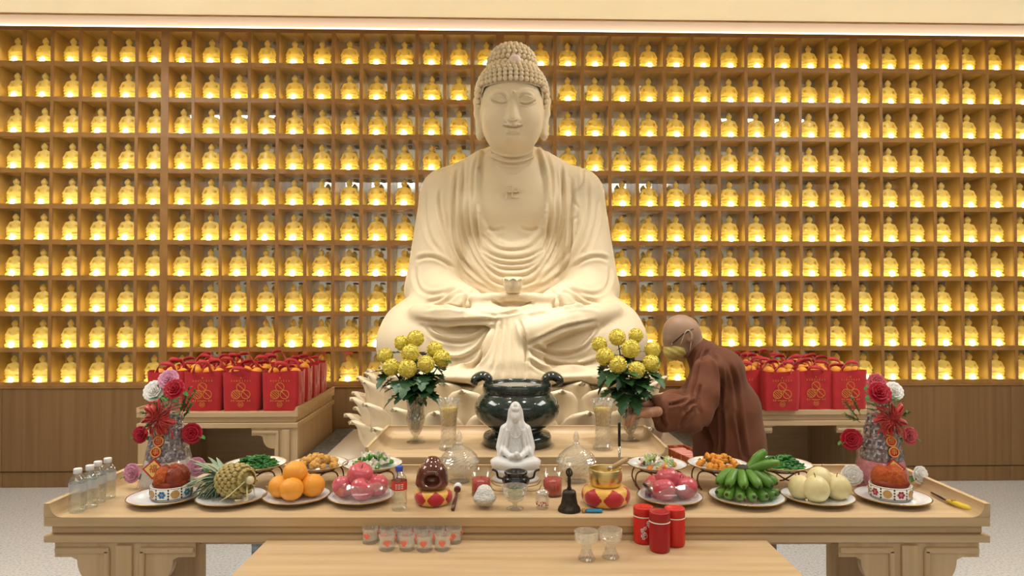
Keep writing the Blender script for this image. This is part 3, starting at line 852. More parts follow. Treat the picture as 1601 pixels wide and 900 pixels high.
STEM = mat('brown_stem', '5A4428', .7)
GREENL = mat('leaf_green', '2F5A2E', .45, var='1F4022', scale=(20, 20, 20))
GREENB = mat('bright_leaf', '3F8A3A', .45)
BROWNW = mat('iron_wire', '6A4A32', .4, metal=.6)
BLACKP = mat('black_plastic', '1A1A1C', .35)
SILV = mat('chrome', 'C8C8C8', .18, metal=1)
# ---- plate: shallow dish with a gilt edge
plate_me = MB().lathe([(0, .004), (.045, .004), (.05, .0), (.056, .0), (.058, .006), (.085, .010), (.1085, .0185), (.110, .0205), (.1085, .0215), (.086, .0135), (.062, .0095), (0, .0085)], 48).mesh('dish', [PORC])
rim_me = MB().tube([(.1095*math.cos(2*PI*k/48), .1095*math.sin(2*PI*k/48), .0205) for k in range(48)], .0022, 6, closed=True).mesh('rim', [GOLD])
def plate(loc, label, group, s=1.0, rz=0):
    t = thing('plate', label, 'plate', loc, rz, group); t.scale = (s, s, 1)
    link('dish', plate_me, None, t); link('gilt_rim', rim_me, None, t); return t
# ---- fruit
def fruit_mesh(r, kind):
    m = MB()
    if kind == 'apple':
        def fn(a, th): return 1+.02*math.sin(5*a)*max(0, -math.sin(th))
        prof = []
        for i in range(15):
            th = -PI/2+PI*i/14; rr = r*math.cos(th)*(1.0+.06*math.sin(th)); z = r*.93*math.sin(th)
            if th > 1.0: z -= r*.34*((th-1.0)/.57)**2
            if th < -1.1: z += r*.16*((-th-1.1)/.47)**2
            prof.append((max(rr, 0.0), z))
        m.lathe(prof, 24, fn=lambda a, i, z: 1+.018*math.sin(5*a)*max(0, -z/r))
    elif kind == 'pear':
        prof = [(r*math.cos(th)*(1-.04*math.sin(th)), r*1.02*math.sin(th)-(r*.10*((th-1.2)/.37)**2 if th > 1.2 else 0)) for th in [-PI/2+PI*i/14 for i in range(15)]]
        m.lathe(prof, 24)
    else:
        m.ball((0, 0, 0), (r, r, r*.95), 24, 14)
    return m
stem_me = MB().tube([(0, 0, 0), (.001, 0, .008), (.004, 0, .016)], .0013, 6).mesh('stem', [STEM])
dot_me = MB().lathe([(0, 0), (.003, 0), (.0028, .0012), (0, .0015)], 8).mesh('navel', [mat('orange_navel', '6E7A34', .6)])
FR = {}
def fruit(kind, label, group, c, r, tilt=(0, 0), m=None, cat=None):
    key = (kind, m.name)
    if key not in FR: FR[key] = fruit_mesh(.042, kind).mesh('flesh', [m])
    name = {'apple': 'apple', 'pear': 'round_pear', 'orange': 'orange'}[kind]
    t = thing(name, label, cat or kind, c, random.uniform(0, 6), group); t.rotation_euler = (tilt[0], tilt[1], random.uniform(0, 6)); t.scale = (r/.042,)*3
    link('flesh', FR[key], None, t)
    if kind == 'orange': link('navel', dot_me, None, t, (0, 0, .0393))
    else: link('stem', stem_me, None, t, (0, 0, .026 if kind == 'apple' else .038))
    return t
def fruit_plate(kind, m, px, py, rx, fr, lab_plate, labs, group):
    """fr: [(px,py of the centre, depth offset, r px)]; the lower ones rest on the plate"""
    c = T(px, py); s = rx*c.y/FPX/.110; plate(c, lab_plate, 'porcelain plates of offerings', s)
    for (fx, fy, dy, rp, top), lab in zip(fr, labs):
        y = c.y+dy; q = ony(fx, fy, y); r = rp*y/FPX
        if not top: q.z = ZF+.0125+r*.90
        fruit(kind, lab, group, q, r, (random.uniform(-.35, .35)+(.3 if kind != 'orange' else 0), random.uniform(-.3, .3)), m)

# ================================================================== front row of plates
fruit_plate('orange', ORANGE, 464, 782, 51, [(456, 771, -.035, 18.5, 0), (438, 768, .0, 18, 0), (489, 766, .01, 18.5, 0), (473, 755, .055, 17, 0), (461.5, 738.5, .01, 18.8, 1)],
    'white gilt-edged plate under the pile of oranges', ['bright orange at the front foot of the orange pile', 'bright orange in the pile on the side next to the pineapple', 'bright orange in the pile on the side next to the apples', 'bright orange at the rear of the pile partly hidden', 'bright orange crowning the pile of oranges'], 'oranges piled on a plate')
fruit_plate('apple', APPLE, 565, 782, 51, [(566, 773, -.035, 19, 0), (538, 768, .0, 18.5, 0), (588, 766, .01, 19, 0), (563.5, 742, .0, 20, 1)],
    'white gilt-edged plate under apples beside the small water bottle', ['pink apple in plastic film at the front of the pile near the water bottle', 'pink apple in plastic film beside the orange plate', 'pink apple in plastic film beside the blue capped bottle', 'red apple on top of the pile near the blue capped bottle'], 'apples near the water bottle')
fruit_plate('apple', APPLED, 1047, 783, 50, [(1038, 773, -.035, 18.5, 0), (1072, 772, -.01, 18.5, 0), (1025, 764, .03, 17, 0), (1060, 760, .055, 17, 0), (1044, 748, .0, 18.5, 1)],
    'white gilt-edged plate under apples behind the red flasks', ['pink speckled apple just behind the red flasks', 'pink speckled apple beside the green bananas', 'pink apple behind the dark blue lighter', 'pink apple at the rear of the pile behind the red flasks', 'dark red apple on top of the pile behind the red flasks'], 'apples behind the red flasks')
fruit_plate('pear', PEAR, 1278, 783, 54, [(1276, 775, -.035, 20, 0), (1251, 765, .0, 18, 0), (1310, 774, -.01, 19.5, 0), (1296, 760, .05, 17, 0), (1281, 749, .01, 19.5, 1)],
    'white gilt-edged plate under the pile of pale pears', ['pale yellow round pear at the front foot of the pear pile', 'pale yellow round pear on the side next to the bananas', 'pale yellow round pear on the side next to the orange cake', 'pale yellow round pear at the rear of the pile mostly hidden', 'pale yellow round pear crowning the pear pile'], 'pears piled on a plate')
# thin plastic film stretched over the lower apples
FILM = glass('cling_film', 'F6F2F2', .10, .10, 'F2DCDC', .12)
for cx, cy, lab in ((566, 782, 'clear plastic film wrapped round the apples near the water bottle'), (1047, 783, 'clear plastic film wrapped round the apples behind the red flasks')):
    c = T(cx, cy)
    f_ = MB().lathe([(.092, 0), (.094, .010), (.090, .028), (.080, .045), (.066, .056)], 48, fn=lambda a, i, z: 1+.05*math.cos(4*a+.7)+.012*math.sin(11*a), caps=False).obj('plastic_wrap', FILM)
    f_.location = (c.x, c.y, ZF+.014); tag(f_, lab, 'plastic wrap')

# ---- green bananas
BAN = mat('green_banana', '63902F', .4, var='456F22', scale=(12, 12, 12), var2='557F2A')
BTIP = mat('banana_tip', '3A3620', .7)
bc = T(1167, 783); plate(bc, 'white gilt-edged plate under the bunch of green bananas', 'porcelain plates of offerings', 57*bc.y/FPX/.110)
def banana(parent, pts, r):
    P = spline(pts, 12); n = len(P); R = [r*(.42+.58*math.sin(min(1, (i+.4)/n*2.6)*PI/2)) if i < n*.6 else r*max(.30, math.cos((i/n-.6)/.4*1.15)) for i in range(n)]
    m = MB(); m.tube(P, R, 6, mi=0); m.ball(P[-1], r*.34, 6, 4, mi=1)
    return m.obj('banana', [BAN, BTIP], parent)
bb = thing('banana_bunch', 'bunch of green bananas fanned out on a white plate', 'bananas', (bc.x, bc.y, ZF+.012))
for k in range(7):            # lower fingers curling forward
    a = -1.25+2.5*k/6; sx, cy_ = math.sin(a), -math.cos(a)
    banana(bb, [(.02*sx, .03, .050), (.055*sx, .03+.03*cy_, .034), (.092*sx, .015+.065*cy_, .020), (.112*sx, .01+.085*cy_, .024)], .0185)
for k in range(6):            # upper fingers
    a = -1.3+2.6*k/5; sx, cy_ = math.sin(a), -math.cos(a)
    banana(bb, [(.02*sx, .035, .082), (.055*sx, .035+.03*cy_, .078), (.088*sx, .02+.055*cy_, .062), (.105*sx, .01+.068*cy_, .052)], .0185)
banana(bb, [(.01, .03, .088), (.04, .02, .098), (.075, .01, .112), (.118, .01, .118)], .0175)
banana(bb, [(.01, .04, .085), (.035, .04, .10), (.055, .045, .125), (.085, .05, .150)], .0185)
MB().lathe([(.0, 0), (.02, 0), (.026, .02), (.018, .03), (0, .03)], 10, c=(0, .035, .072)).obj('crown', BTIP, bb)

# ---- pineapple
PINE = mat('pineapple_skin', 'B7A05A', .6, var='6E6434', scale=(40, 40, 40), var2='94874A')
PEYE = mat('pineapple_eye', 'C8B070', .6, var='7A6E3A', scale=(60, 60, 60))
PLEAF = mat('pineapple_leaf', 'A3B59A', .5, var='7C9676', scale=(10, 10, 10))
pc = T(362, 784); plate(pc, 'white gilt-edged plate under the pineapple', 'porcelain plates of offerings', 52*pc.y/FPX/.110)
pn = thing('pineapple', 'whole pineapple lying on a white plate with spiky grey green crown', 'pineapple', (pc.x+.012, pc.y, ZF+.074))
pn.rotation_euler = (.0, -.10, -.42)
# axis along local +x (base end right), crown to -x
def prad(t): return .056*(max(0, 1-abs(2*t-1)**3.2))**.5
m = MB(); m.lathe([(prad(t/12)*.93, .125*(t/12)-.062) for t in range(13)], 20, M=Matrix.Rotation(PI/2, 4, 'Y')); m.obj('core', PINE, pn)
eye_me = MB().lathe([(.0105, 0), (.0095, .004), (.005, .0065), (0, .0085)], 6, smooth=False).mesh('eye', [PEYE])
for i in range(9):
    t = .08+.84*i/8; rr = prad(t)*.93; n = 14
    for j in range(n):
        a = 2*PI*(j+.5*(i % 2))/n
        d = Vector((.25*(2*t-1), math.cos(a), math.sin(a))).normalized()
        link('eye', eye_me, None, pn, (.125*t-.062, rr*math.cos(a), rr*math.sin(a)), d.to_track_quat('Z', 'X').to_euler())
def leaf_blade(L, wd, bend, th=.0012):
    def f(u, v):
        x = 2*u-1; ww = wd*(1-v)**.75*(.75+.25*math.sin(v*PI)); return (x*ww, -bend*v*v*L+abs(x)*ww*.35, L*v*(1-.12*bend*v))
    return MB().sheet(f, 2, 6, th)
bl = [leaf_blade(.135, .0150, b_).mesh('blade', [PLEAF]) for b_ in (.15, .5, .9)]
for k in range(56):
    a = k*2.39996; s = .15+1.5*(k/56); d = Vector((-1, .95*s*math.cos(a), .95*s*math.sin(a))).normalized()
    q = d.to_track_quat('Z', 'Y'); o = link('crown_leaf', bl[k % 3], None, pn, (-.052-.012*(1-k/56), .014*math.cos(a), .014*math.sin(a)), q.to_euler()); sc = .75+.35*(k % 5)/4; o.scale = (1, 1, sc)
cut = MB().lathe([(.0, 0), (.014, 0), (.014, .014), (0, .015)], 12); cut.obj('stalk_end', mat('cut_stalk', 'D8CDAA', .7), pn, (.060, 0, 0), (0, PI/2, 0))
for (y0, z0, y1, z1, x1) in ((-.03, 0, -.11, -.06, .02), (-.01, -.02, -.05, -.075, .10), (.02, -.02, .0, -.07, .085)):
    MB().tube([(.058, y0*.3, z0*.3), (.062, y0, z0-.005), ((.062+x1)/2, (y0+y1)/2, (z0+z1)/2-.005), (x1, y1, max(z1, -.052))], [.004, .0045, .0035, .0012], 6, flat=.4).obj('bract', mat('dry_bract', 'B9B489', .7) if 'dry_bract' not in MATS else MATS['dry_bract'], pn)

# ---- prosperity cakes in tile-pattern bands
TILE = bpy.data.materials.new('tile_band'); TILE.use_nodes = True
def tile_mat(m, c1):
    nt = m.node_tree; b_ = nt.nodes['Principled BSDF']; b_.inputs['Roughness'].default_value = .35
    b_.inputs['Base Color'].default_value = (*lin('E8E2D6'), 1)
tile_mat(TILE, 0)
CAKE = mat('orange_sponge', 'C4601E', .75, var='A8461A', scale=(60, 60, 60), bump=.8, bscale=260)
CAKED = mat('sponge_crust', '6E2410', .45, var='8E3414', scale=(30, 30, 30))
TB1 = mat('tile_blue', '2A6C9E', .4); TB2 = mat('tile_ochre', 'B4884A', .4); TB3 = mat('tile_dark', '2E2A2A', .4); TB4 = mat('tile_crimson', '9E2440', .4)
def cake(px, py, plabel, label, acc, seed, split):
    c = T(px, py); plate(c, plabel, 'porcelain plates of offerings', 54*c.y/FPX/.110)
    t = thing('steamed_cake', label, 'cake', (c.x+(.016 if acc is TB1 else .0), c.y+.012, ZF+.0105), 0)
    MB().lathe([(0, 0), (.060, 0), (.0655, .004), (.067, .046), (.0645, .046), (.060, .008), (0, .006)], 48).obj('paper_band', TILE, t)
    # tile motif: medallions and little leaf dots standing a hair proud of the band
    md = MB()
    for k in range(10):
        a = -PI/2+(k-4.5+(.5))*2*PI/10; M_ = Matrix.Translation((.0672*math.cos(a), .0672*math.sin(a), .025)) @ Matrix.Rotation(a+PI/2, 4, 'Z') @ Matrix.Rotation(PI/2, 4, 'X')
        col = 0 if k % 2 == 0 else 1
        if col == 0:
            for j in range(6):
                b_ = j*PI/3; md.lathe([(0, 0), (.0052, 0), (.0048, .0006), (0, .0007)], 6, c=(.0085*math.cos(b_), .0085*math.sin(b_), 0), M=M_, mi=0)
            md.lathe([(0, 0), (.0028, 0), (0, .0009)], 6, M=M_, mi=1)
        else:
            md.lathe([(.010, 0), (.014, 0), (.014, .0006), (.010, .0006)], 16, M=M_, mi=1); md.lathe([(0, 0), (.007, 0), (0, .0008)], 8, M=M_, mi=1)
        M2 = Matrix.Rotation(PI/10, 4, 'Z')
        for z in (-.014, -.005, .005, .014):
            md.lathe([(0, 0), (.0034, 0), (0, .0008)], 5, c=(0, z, 0), M=M2 @ M_, mi=2)
    for z in (.006, .043):
        md.tube([(.0668*math.cos(2*PI*k/40), .0668*math.sin(2*PI*k/40), z) for k in range(40)], .0009, 4, closed=True, mi=2)
    md.obj('tile_print', [acc, TB2, TB3], t)
    rnd = random.Random(seed); n = split
    MB().ball((0, 0, .052), (.061, .061, .022), 20, 8).obj('crumb', CAKED, t)
    for k in range(n):
        a = 2*PI*(k+.3)/n; tilt = .55
        s = SDF((-.05, -.05, -.02), (.05, .05, .07), .0055)
        s.ell((0, 0, .02), (.040 if n < 5 else .034, .030, .036), .0); s.ell((0, -.01, .030), (.028, .022, .03), .01)
        s.box((0, .042, .02), (.14, .045, .14), .003, .004, 'cut')
        W, Fq = s.net(1); Nn = vnormals(W, Fq)
        W = W+Nn*(.0028*np.sin(W[:, :1]*260+seed)*np.sin(W[:, 1:2]*240+k)*np.sin(W[:, 2:3]*250))
        o = link('lobe', mesh_np('lobe', W, Fq), CAKE if (k+seed) % 2 == 0 or n < 4 else CAKED, t, (.034*math.cos(a), .034*math.sin(a), .048), (-tilt*.6, 0, a+PI/2))
cake(258, 783, 'white gilt-edged plate under the cake with blue flower tiles', 'orange split steamed cake in a paper band with blue flower tiles', TB1, 1, 5)
cake(1395, 783, 'white gilt-edged plate under the cake with crimson flower tiles', 'orange split steamed cake in a paper band with crimson flower tiles', TB4, 2, 3)

# ================================================================== back row: footed plates of food
stand_me = None
def wire_stand():
    m = MB()
    for s in (-1, 1):
        P = [(s*.075, -.055, .0), (s*.088, -.045, .03), (s*.078, -.04, .060), (s*.045, -.04, .062), (s*.0, -.04, .035), (-s*.02, -.04, .03)]
        m.tube(spline(P, 24), .0028, 6)
        P = [(s*.075, .055, .0), (s*.085, .045, .03), (s*.075, .04, .060), (s*.04, .04, .060), (s*.0, .04, .035)]
        m.tube(spline(P, 24), .0028, 6)
        m.tube([(s*.075, -.055, .003), (s*.08, 0, .003), (s*.075, .055, .003)], .0028, 6)
    m.tube([(.062*math.cos(2*PI*k/28), .062*math.sin(2*PI*k/28), .062) for k in range(28)], .0028, 6, closed=True)
    return m.mesh('wire', [BROWNW])
stand_me = wire_stand()
def dish_on_stand(px, food, flabel, label):
    y = 2.56; c = ony(px, 724, y); zt = ZF+.064
    st = thing('wire_stand', 'scrolled brown wire stand under the '+label, 'stand', (c.x, y, ZF), 0, 'wire stands for the food plates')
    link('wire_frame', stand_me, None, st)
    plate((c.x, y, zt), 'white plate raised on wire holding the '+label, 'porcelain plates of offerings', 1.0)
    return Vector((c.x, y, zt+.009))
GB = mat('green_bean', '2F7A2A', .3, var='1E5A1E', scale=(30, 30, 30)); TOFU = mat('fried_tofu', 'C08A3C', .6, var='9A6426', scale=(40, 40, 40), var2='D2A050')
VEGW = mat('white_fungus', 'E4E0CE', .45); VEGG = mat('broccoli', '3A7A2C', .5, var='5C9A3A', scale=(50, 50, 50)); VEGO = mat('carrot', 'E0782A', .4); VEGB = mat('wood_ear', '2A1E18', .35); CEL = mat('celery', 'A9C06A', .4)
CURRY = mat('curry_chunk', 'DB9326', .35, var='C87A1A', scale=(50, 50, 50)); OLIVE = mat('dark_greens', '4A4A1E', .4)
def pile_pt(rnd, R, H):
    r = R*math.sqrt(rnd.random()); a = rnd.random()*2*PI; return r*math.cos(a), r*math.sin(a), H*(1-(r/R)**2)*rnd.uniform(.55, 1.0)
def beans(c, label, seed, n=150):
    rnd = random.Random(seed); m = MB()
    m.lathe([(0, 0), (.07, 0), (.05, .018), (0, .026)], 14)
    for k in range(n):
        x, y, z = pile_pt(rnd, .074, .040); a = rnd.random()*PI; L = rnd.uniform(.012, .022); dz = rnd.uniform(-.006, .006)
        m.tube([(x-L*math.cos(a), y-L*math.sin(a)*.9, z-dz), (x, y, z+.002), (x+L*math.cos(a), y+L*math.sin(a)*.9, z+dz)], .0042, 5)
    o = m.obj('stir_fried_beans', GB); o.location = c; tag(o, label, 'vegetables', None, 'stuff')
def lump(m, c, r, rnd, mi=0):
    ph = [rnd.uniform(0, 6) for _ in range(3)]
    m.ball(c, (r*rnd.uniform(.8, 1.3), r*rnd.uniform(.7, 1.1), r*rnd.uniform(.6, .95)), 8, 6, mi=mi, fn=lambda a, th: 1+.18*math.sin(3*a+ph[0])*math.cos(th)+.12*math.sin(4*th+ph[1]))
def pieces(c, name, label, cat, specs, seed, R=.07, H=.038):
    rnd = random.Random(seed); t = thing(name, label, cat, c)
    for nm, m_, n, r, form in specs:
        for k in range(n):
            x, y, z = pile_pt(rnd, R, H); m = MB()
            if form == 'lump': lump(m, (0, 0, 0), r, rnd)
            elif form == 'slice':
                m.lathe([(0, -.0015), (r, -.0015), (r, .0015), (0, .0015)], 9, sy=.7)
            elif form == 'strip':
                m.tube([(-r, 0, 0), (0, .003, .003), (r, 0, 0)], r*.22, 5, flat=.5)
            elif form == 'frill':
                m.grid(lambda u, v: (r*(u-.5)*2*(.5+.5*v), r*.35*math.sin(u*9)*v, r*1.2*v), 9, 3)
            o = m.obj(nm, m_, t, (x, y, z+r*.4), (rnd.uniform(-.9, .9), rnd.uniform(-.9, .9), rnd.uniform(0, 6)))
    return t
c = dish_on_stand(400, 0, '', 'chopped green beans behind the pineapple'); beans(c, 'heap of chopped green beans on the plate behind the pineapple', 3)
c = dish_on_stand(497, 0, '', 'fried tofu behind the oranges'); pieces(c, 'fried_tofu', 'heap of golden brown fried tofu pieces behind the oranges', 'food', [('tofu_piece', TOFU, 34, .016, 'lump')], 5)
c = dish_on_stand(583, 0, '', 'broccoli and white fungus behind the apples'); pieces(c, 'mixed_vegetables', 'mixed vegetables of broccoli and white fungus behind the apples near the bottle', 'food', [('broccoli_floret', VEGG, 20, .013, 'lump'), ('fungus_piece', VEGW, 40, .015, 'frill'), ('carrot_slice', VEGO, 7, .012, 'slice'), ('wood_ear', VEGB, 6, .011, 'frill')], 6)
c = dish_on_stand(1027, 0, '', 'celery and carrot behind the apples by the flasks'); pieces(c, 'mixed_vegetables', 'mixed vegetables of celery strips and carrot behind the red flasks', 'food', [('celery_strip', CEL, 26, .020, 'strip'), ('carrot_slice', VEGO, 13, .014, 'slice'), ('fungus_piece', VEGW, 20, .014, 'frill'), ('wood_ear', VEGB, 9, .011, 'frill')], 7, .066, .03)
c = dish_on_stand(1122, 0, '', 'yellow curry in front of the monk'); pieces(c, 'curry', 'yellow curry of soft chunks topped with dark greens in front of the monk', 'food', [('curry_chunk', CURRY, 44, .014, 'lump'), ('dark_leaf', OLIVE, 12, .010, 'frill')], 8)
c = dish_on_stand(1221, 0, '', 'chopped green beans behind the bananas'); beans(c, 'heap of chopped green beans on the plate behind the bananas', 4)
# ================================================================== small things on the long table
# ---- four little water bottles
WATER = glass('bottle_water', 'F2F5F3', .10, .035, 'E6E9E6', .03, .25, 60)
LABW = glass('bottle_label', 'F2F4F6', .08, .45, 'DFE4E8', .2)
def small_bottle(c, h, r, label, group, cap, lab, capr=.0125, red=False):
    t = thing('water_bottle', label, 'bottle', c, random.uniform(0, 1), group)
    k = h/.14
    pr = [(.0, .002), (r*.55, .002), (r*.9, .0), (r, .006), (r*.97, .02), (r*1.0, .03), (r*.95, .037), (r*1.0, .044), (r*.93, .052), (r*.98, .058), (r*.95, .064), (r*.98, .068), (r*.98, .094), (r*.9, .104), (r*.66, .114), (.0105, .121), (.0105, .129)]
    MB().lathe([(a, z*k) for a, z in pr], 28).obj('bottle_body', WATER, t)
    MB().lathe([(r*.995, .066*k), (r*1.0, .067*k), (r*1.0, .093*k), (r*.995, .094*k)], 28, caps=False).obj('label_band', lab, t)
    MB().lathe([(0, .124*k), (capr, .124*k), (capr, .138*k), (capr*.92, .140*k), (0, .140*k)], 24, fn=lambda a, i, z: 1+.03*math.cos(24*a)).obj('cap', cap, t)
    if red:
        m = MB()
        for j, w_ in ((-1, .7), (0, 1), (1, .8)):
            for q in range(3):
                z = (.073+.006*q)*k; a = -PI/2+.38*j
                for dq in (-.10*w_, 0, .10*w_):
                    m.box((r*1.006*math.cos(a+dq), r*1.006*math.sin(a+dq), z), (.0028, .0012, .0022), M=None)
        m.obj('label_characters', WHITEP, t)
    return t
for (px_, py_), lb in zip([(121, 799), (140, 792.5), (152.5, 785), (168, 778.5)], ['white capped small water bottle standing foremost in the row of four', 'white capped small water bottle second from the front edge of the table', 'white capped small water bottle third from the front edge of the table', 'white capped small water bottle hindmost in the row of four']):
    small_bottle(T(px_, py_), .141, .0262, lb, 'water bottles in a row', WHITEP, LABW)
BLUEC = mat('blue_cap', '2F55C0', .3); REDL = mat('red_label', 'C8402C', .4)
small_bottle(T(624, 796), .144, .0262, 'small water bottle with blue cap and red label beside the wooden fish', None, BLUEC, REDL, .0118, True)

# ---- cushions of red and yellow silk
SILK = bpy.data.materials.new('red_yellow_silk'); SILK.use_nodes = True
CR = mat('silk_crimson', 'B01A24', .45, sheen=.3); CY = mat('silk_gold', 'E3B04A', .4, sheen=.3)
def cushion(c, R, h, label, n=8):
    t = thing('round_cushion', label, 'cushion', c, PI/n*.5)
    # each panel a diamond of crimson between gold triangles
    def surf(a, v):
        th = -PI/2+PI*v; rr = R*(.60+.40*abs(math.cos(th))**.75) if abs(math.cos(th)) > 1e-6 else R*.60
        if v < .02: rr = R*.58
        seam = 1-.05*abs(math.cos(a*n/2))**8*math.cos(th)
        return (rr*seam*math.cos(a), rr*seam*math.sin(a), h*.5+h*.5*math.sin(th))
    m = MB(); NS = 24; NV = 36
    for k in range(n*NS):
        a0, a1 = 2*PI*k/(n*NS), 2*PI*(k+1)/(n*NS)
        for j in range(NV):
            v0, v1 = j/NV, (j+1)/NV
            loc = (k % NS+.5)/NS*2-1; vm = (j+.5)/NV*2-1
            d = abs(loc)+abs(vm)*1.05
            m.add([surf(a0, v0), surf(a1, v0), surf(a1, v1), surf(a0, v1)], [(0, 1, 2, 3)], True, 0 if d < .98 else 1)
    m.add([surf(2*PI*k/(n*NS), 1) for k in range(n*NS)], [tuple(range(n*NS))], True, 1)
    m.add([surf(2*PI*k/(n*NS), 0) for k in range(n*NS)], [tuple(range(n*NS))[::-1]], True, 0)
    m.obj('cushion_cover', [CR, CY], t)
    return t
c = T(677.5, 786); cushion(c, .066, .050, 'round red and yellow silk cushion under the wooden fish', 6)
# ---- wooden fish
FISHW = mat('lacquered_wood', '4A2014', .12, var='6A3220', scale=(25, 25, 25), coat=.8)
wf = thing('wooden_fish', 'glossy dark brown wooden fish drum resting on a silk cushion', 'drum', (c.x-.004, c.y, ZF+.047))
s = SDF((-.07, -.07, -.01), (.07, .07, .12), .0042)
s.ell((0, .004, .048), (.053, .050, .050), 0); s.ell((0, -.01, .022), (.055, .044, .024), .02)
s.ell((.004, -.048, .040), (.027, .030, .019), .008, 'cut')
s.ell((0, .012, .099), (.024, .018, .012), .015)
W, Fq = s.net(2); link('drum_body', mesh_np('drum', W, Fq), FISHW, wf)
sc = MB()
for sx in (-1, 1):
    sc.tube([(sx*(.012+.016*math.sin(t_*.5)), -.040+.0045*t_, .062+.005*t_) for t_ in range(7)], .0022, 6)
    sc.ball((sx*.020, -.040, .060), .006, 10, 6)
sc.obj('carved_scroll', FISHW, wf)['kind'] = 'stuff'
# ---- mallet
ma = T(708, 799); mb_ = T(716, 768); ml = thing('mallet', 'wooden mallet with white rubber head lying beside the wooden fish', 'mallet', (ma.x, ma.y, ZF))
dv = Vector((mb_.x-ma.x, mb_.y-ma.y, .004)); L = dv.length; d1 = dv.normalized()
MB().tube([(0, 0, .007), d1*(L*.5)+Vector((0, 0, .007)), d1*(L*.86)+Vector((0, 0, .010))], [.0062, .0055, .005], 10).obj('handle', mat('mallet_handle', '5A2F20', .3), ml)
MB().ball(d1*L+Vector((0, 0, .014)), .0145, 16, 10).obj('rubber_head', WHITEP, ml)
MB().lathe([(.004, 0), (.012, 0), (.012, .005), (.004, .005)], 14).obj('collar', mat('mallet_collar', '6A4030', .35), ml, d1*(L*.86)+Vector((0, 0, .0125)), d1.to_track_quat('Z', 'Y').to_euler())

# ---- brass singing bowl on its cushion, with striker
c = T(947, 787); cushion(c, .083, .062, 'large round red and yellow silk cushion under the brass bowl', 6)
BRASS = mat('brushed_brass', 'E6CE92', .30, metal=1, var='D2B470', scale=(3, 3, 120))
bw = thing('singing_bowl', 'polished brass singing bowl resting on a silk cushion', 'bowl', (c.x, c.y, ZF+.058))
MB().lathe([(0, 0), (.040, 0), (.051, .008), (.0555, .028), (.056, .062), (.054, .064), (.0525, .062), (.052, .028), (.047, .010), (0, .006)], 48).obj('bowl_body', BRASS, bw)
st = thing('striker', 'wooden striker with metal ferrule leaning inside the brass bowl', 'striker', (c.x, c.y, ZF+.07))
MB().tube([(.006, .0, .045), (.028, .0, .056), (.076, .0, .084)], [.006, .0085, .0085], 12).obj('grip', mat('pale_grip', 'B39468', .4), st)
MB().lathe([(.0075, 0), (.0098, .002), (.0098, .010), (.0075, .012)], 14).obj('ferrule', SILV, st, (.012, 0, .048), Vector((.048, 0, .028)).to_track_quat('Z', 'Y').to_euler())
# ---- hand bell
bl_ = T(890, 798); be = thing('hand_bell', 'dark bronze hand bell with ornate handle standing on the table', 'bell', bl_)
BRONZE = mat('old_bronze', '4A4038', .42, metal=.7, var='2E2822', scale=(60, 60, 60))
MB().lathe([(0, .004), (.034, .004), (.037, 0), (.0385, .003), (.035, .012), (.028, .022), (.0245, .040), (.023, .058), (.020, .066), (.012, .070), (0, .071)], 40).obj('bell_body', BRONZE, be)
MB().lathe([(.006, .068), (.008, .074), (.0055, .080), (.0062, .100), (.005, .112), (.008, .116), (.006, .120), (0, .142)], 14).obj('handle', BRONZE, be)
pr = MB()
for k in range(4):
    a = PI/4+PI/2*k; pr.tube(spline([(.004*math.cos(a), .004*math.sin(a), .112), (.012*math.cos(a), .012*math.sin(a), .122), (.010*math.cos(a), .010*math.sin(a), .132), (.001*math.cos(a), .001*math.sin(a), .139)], 10), .0024, 6)
pr.obj('vajra_prongs', BRONZE, be)
# ---- lighters
lg = T(927, 801); lt = thing('lighter', 'translucent blue lighter lying by the table edge', 'lighter', lg, -.02)
MB().box((.004, 0, .006), (.056, .017, .011), bev=.004).obj('lighter_body', mat('clear_blue', '1F7FA8', .12, coat=.5), lt)
MB().box((-.030, 0, .006), (.012, .016, .011), bev=.002).obj('metal_head', mat('brass_head', 'B59A5A', .3, metal=.9), lt)
lg = T(1013, 783); lt = thing('torch_lighter', 'dark blue torch lighter with black spout standing before the apples', 'lighter', lg, .3)
MB().box((0, 0, .0205), (.020, .014, .041), bev=.004).obj('lighter_body', mat('navy_plastic', '22306A', .25, coat=.4), lt)
MB().tube([(0, 0, .040), (-.004, 0, .050), (-.018, -.004, .062)], [.006, .006, .0045], 8).obj('spout', BLACKP, lt)
yl = T(1500, 795); yt = thing('candle_lighter', 'long yellow handled gas lighter lying beside the table end lip', 'lighter', (yl.x, yl.y, ZF+.010)); a_, b2 = T(1481, 787), T(1521, 801); c2 = T(1456, 774)
va, vb, vc = [Vector((q.x-yl.x, q.y-yl.y, 0)) for q in (a_, b2, c2)]
MB().tube([va, va*.6+vb*.4, va*.2+vb*.8, vb], [.007, .012, .012, .006], 12, flat=.75).obj('handle', mat('yellow_plastic', 'DCC23C', .35), yt)
MB().tube([va, va*.5+vc*.5, vc], [.004, .0035, .003], 10).obj('metal_stem', mat('dark_steel', '5A4A3C', .3, metal=.8), yt)
va2 = va*.75+vb*.25; MB().box((va2.x, va2.y, .009), (.016, .007, .006), bev=.002).obj('trigger', mat('trigger_amber', 'B08A28', .4), yt)
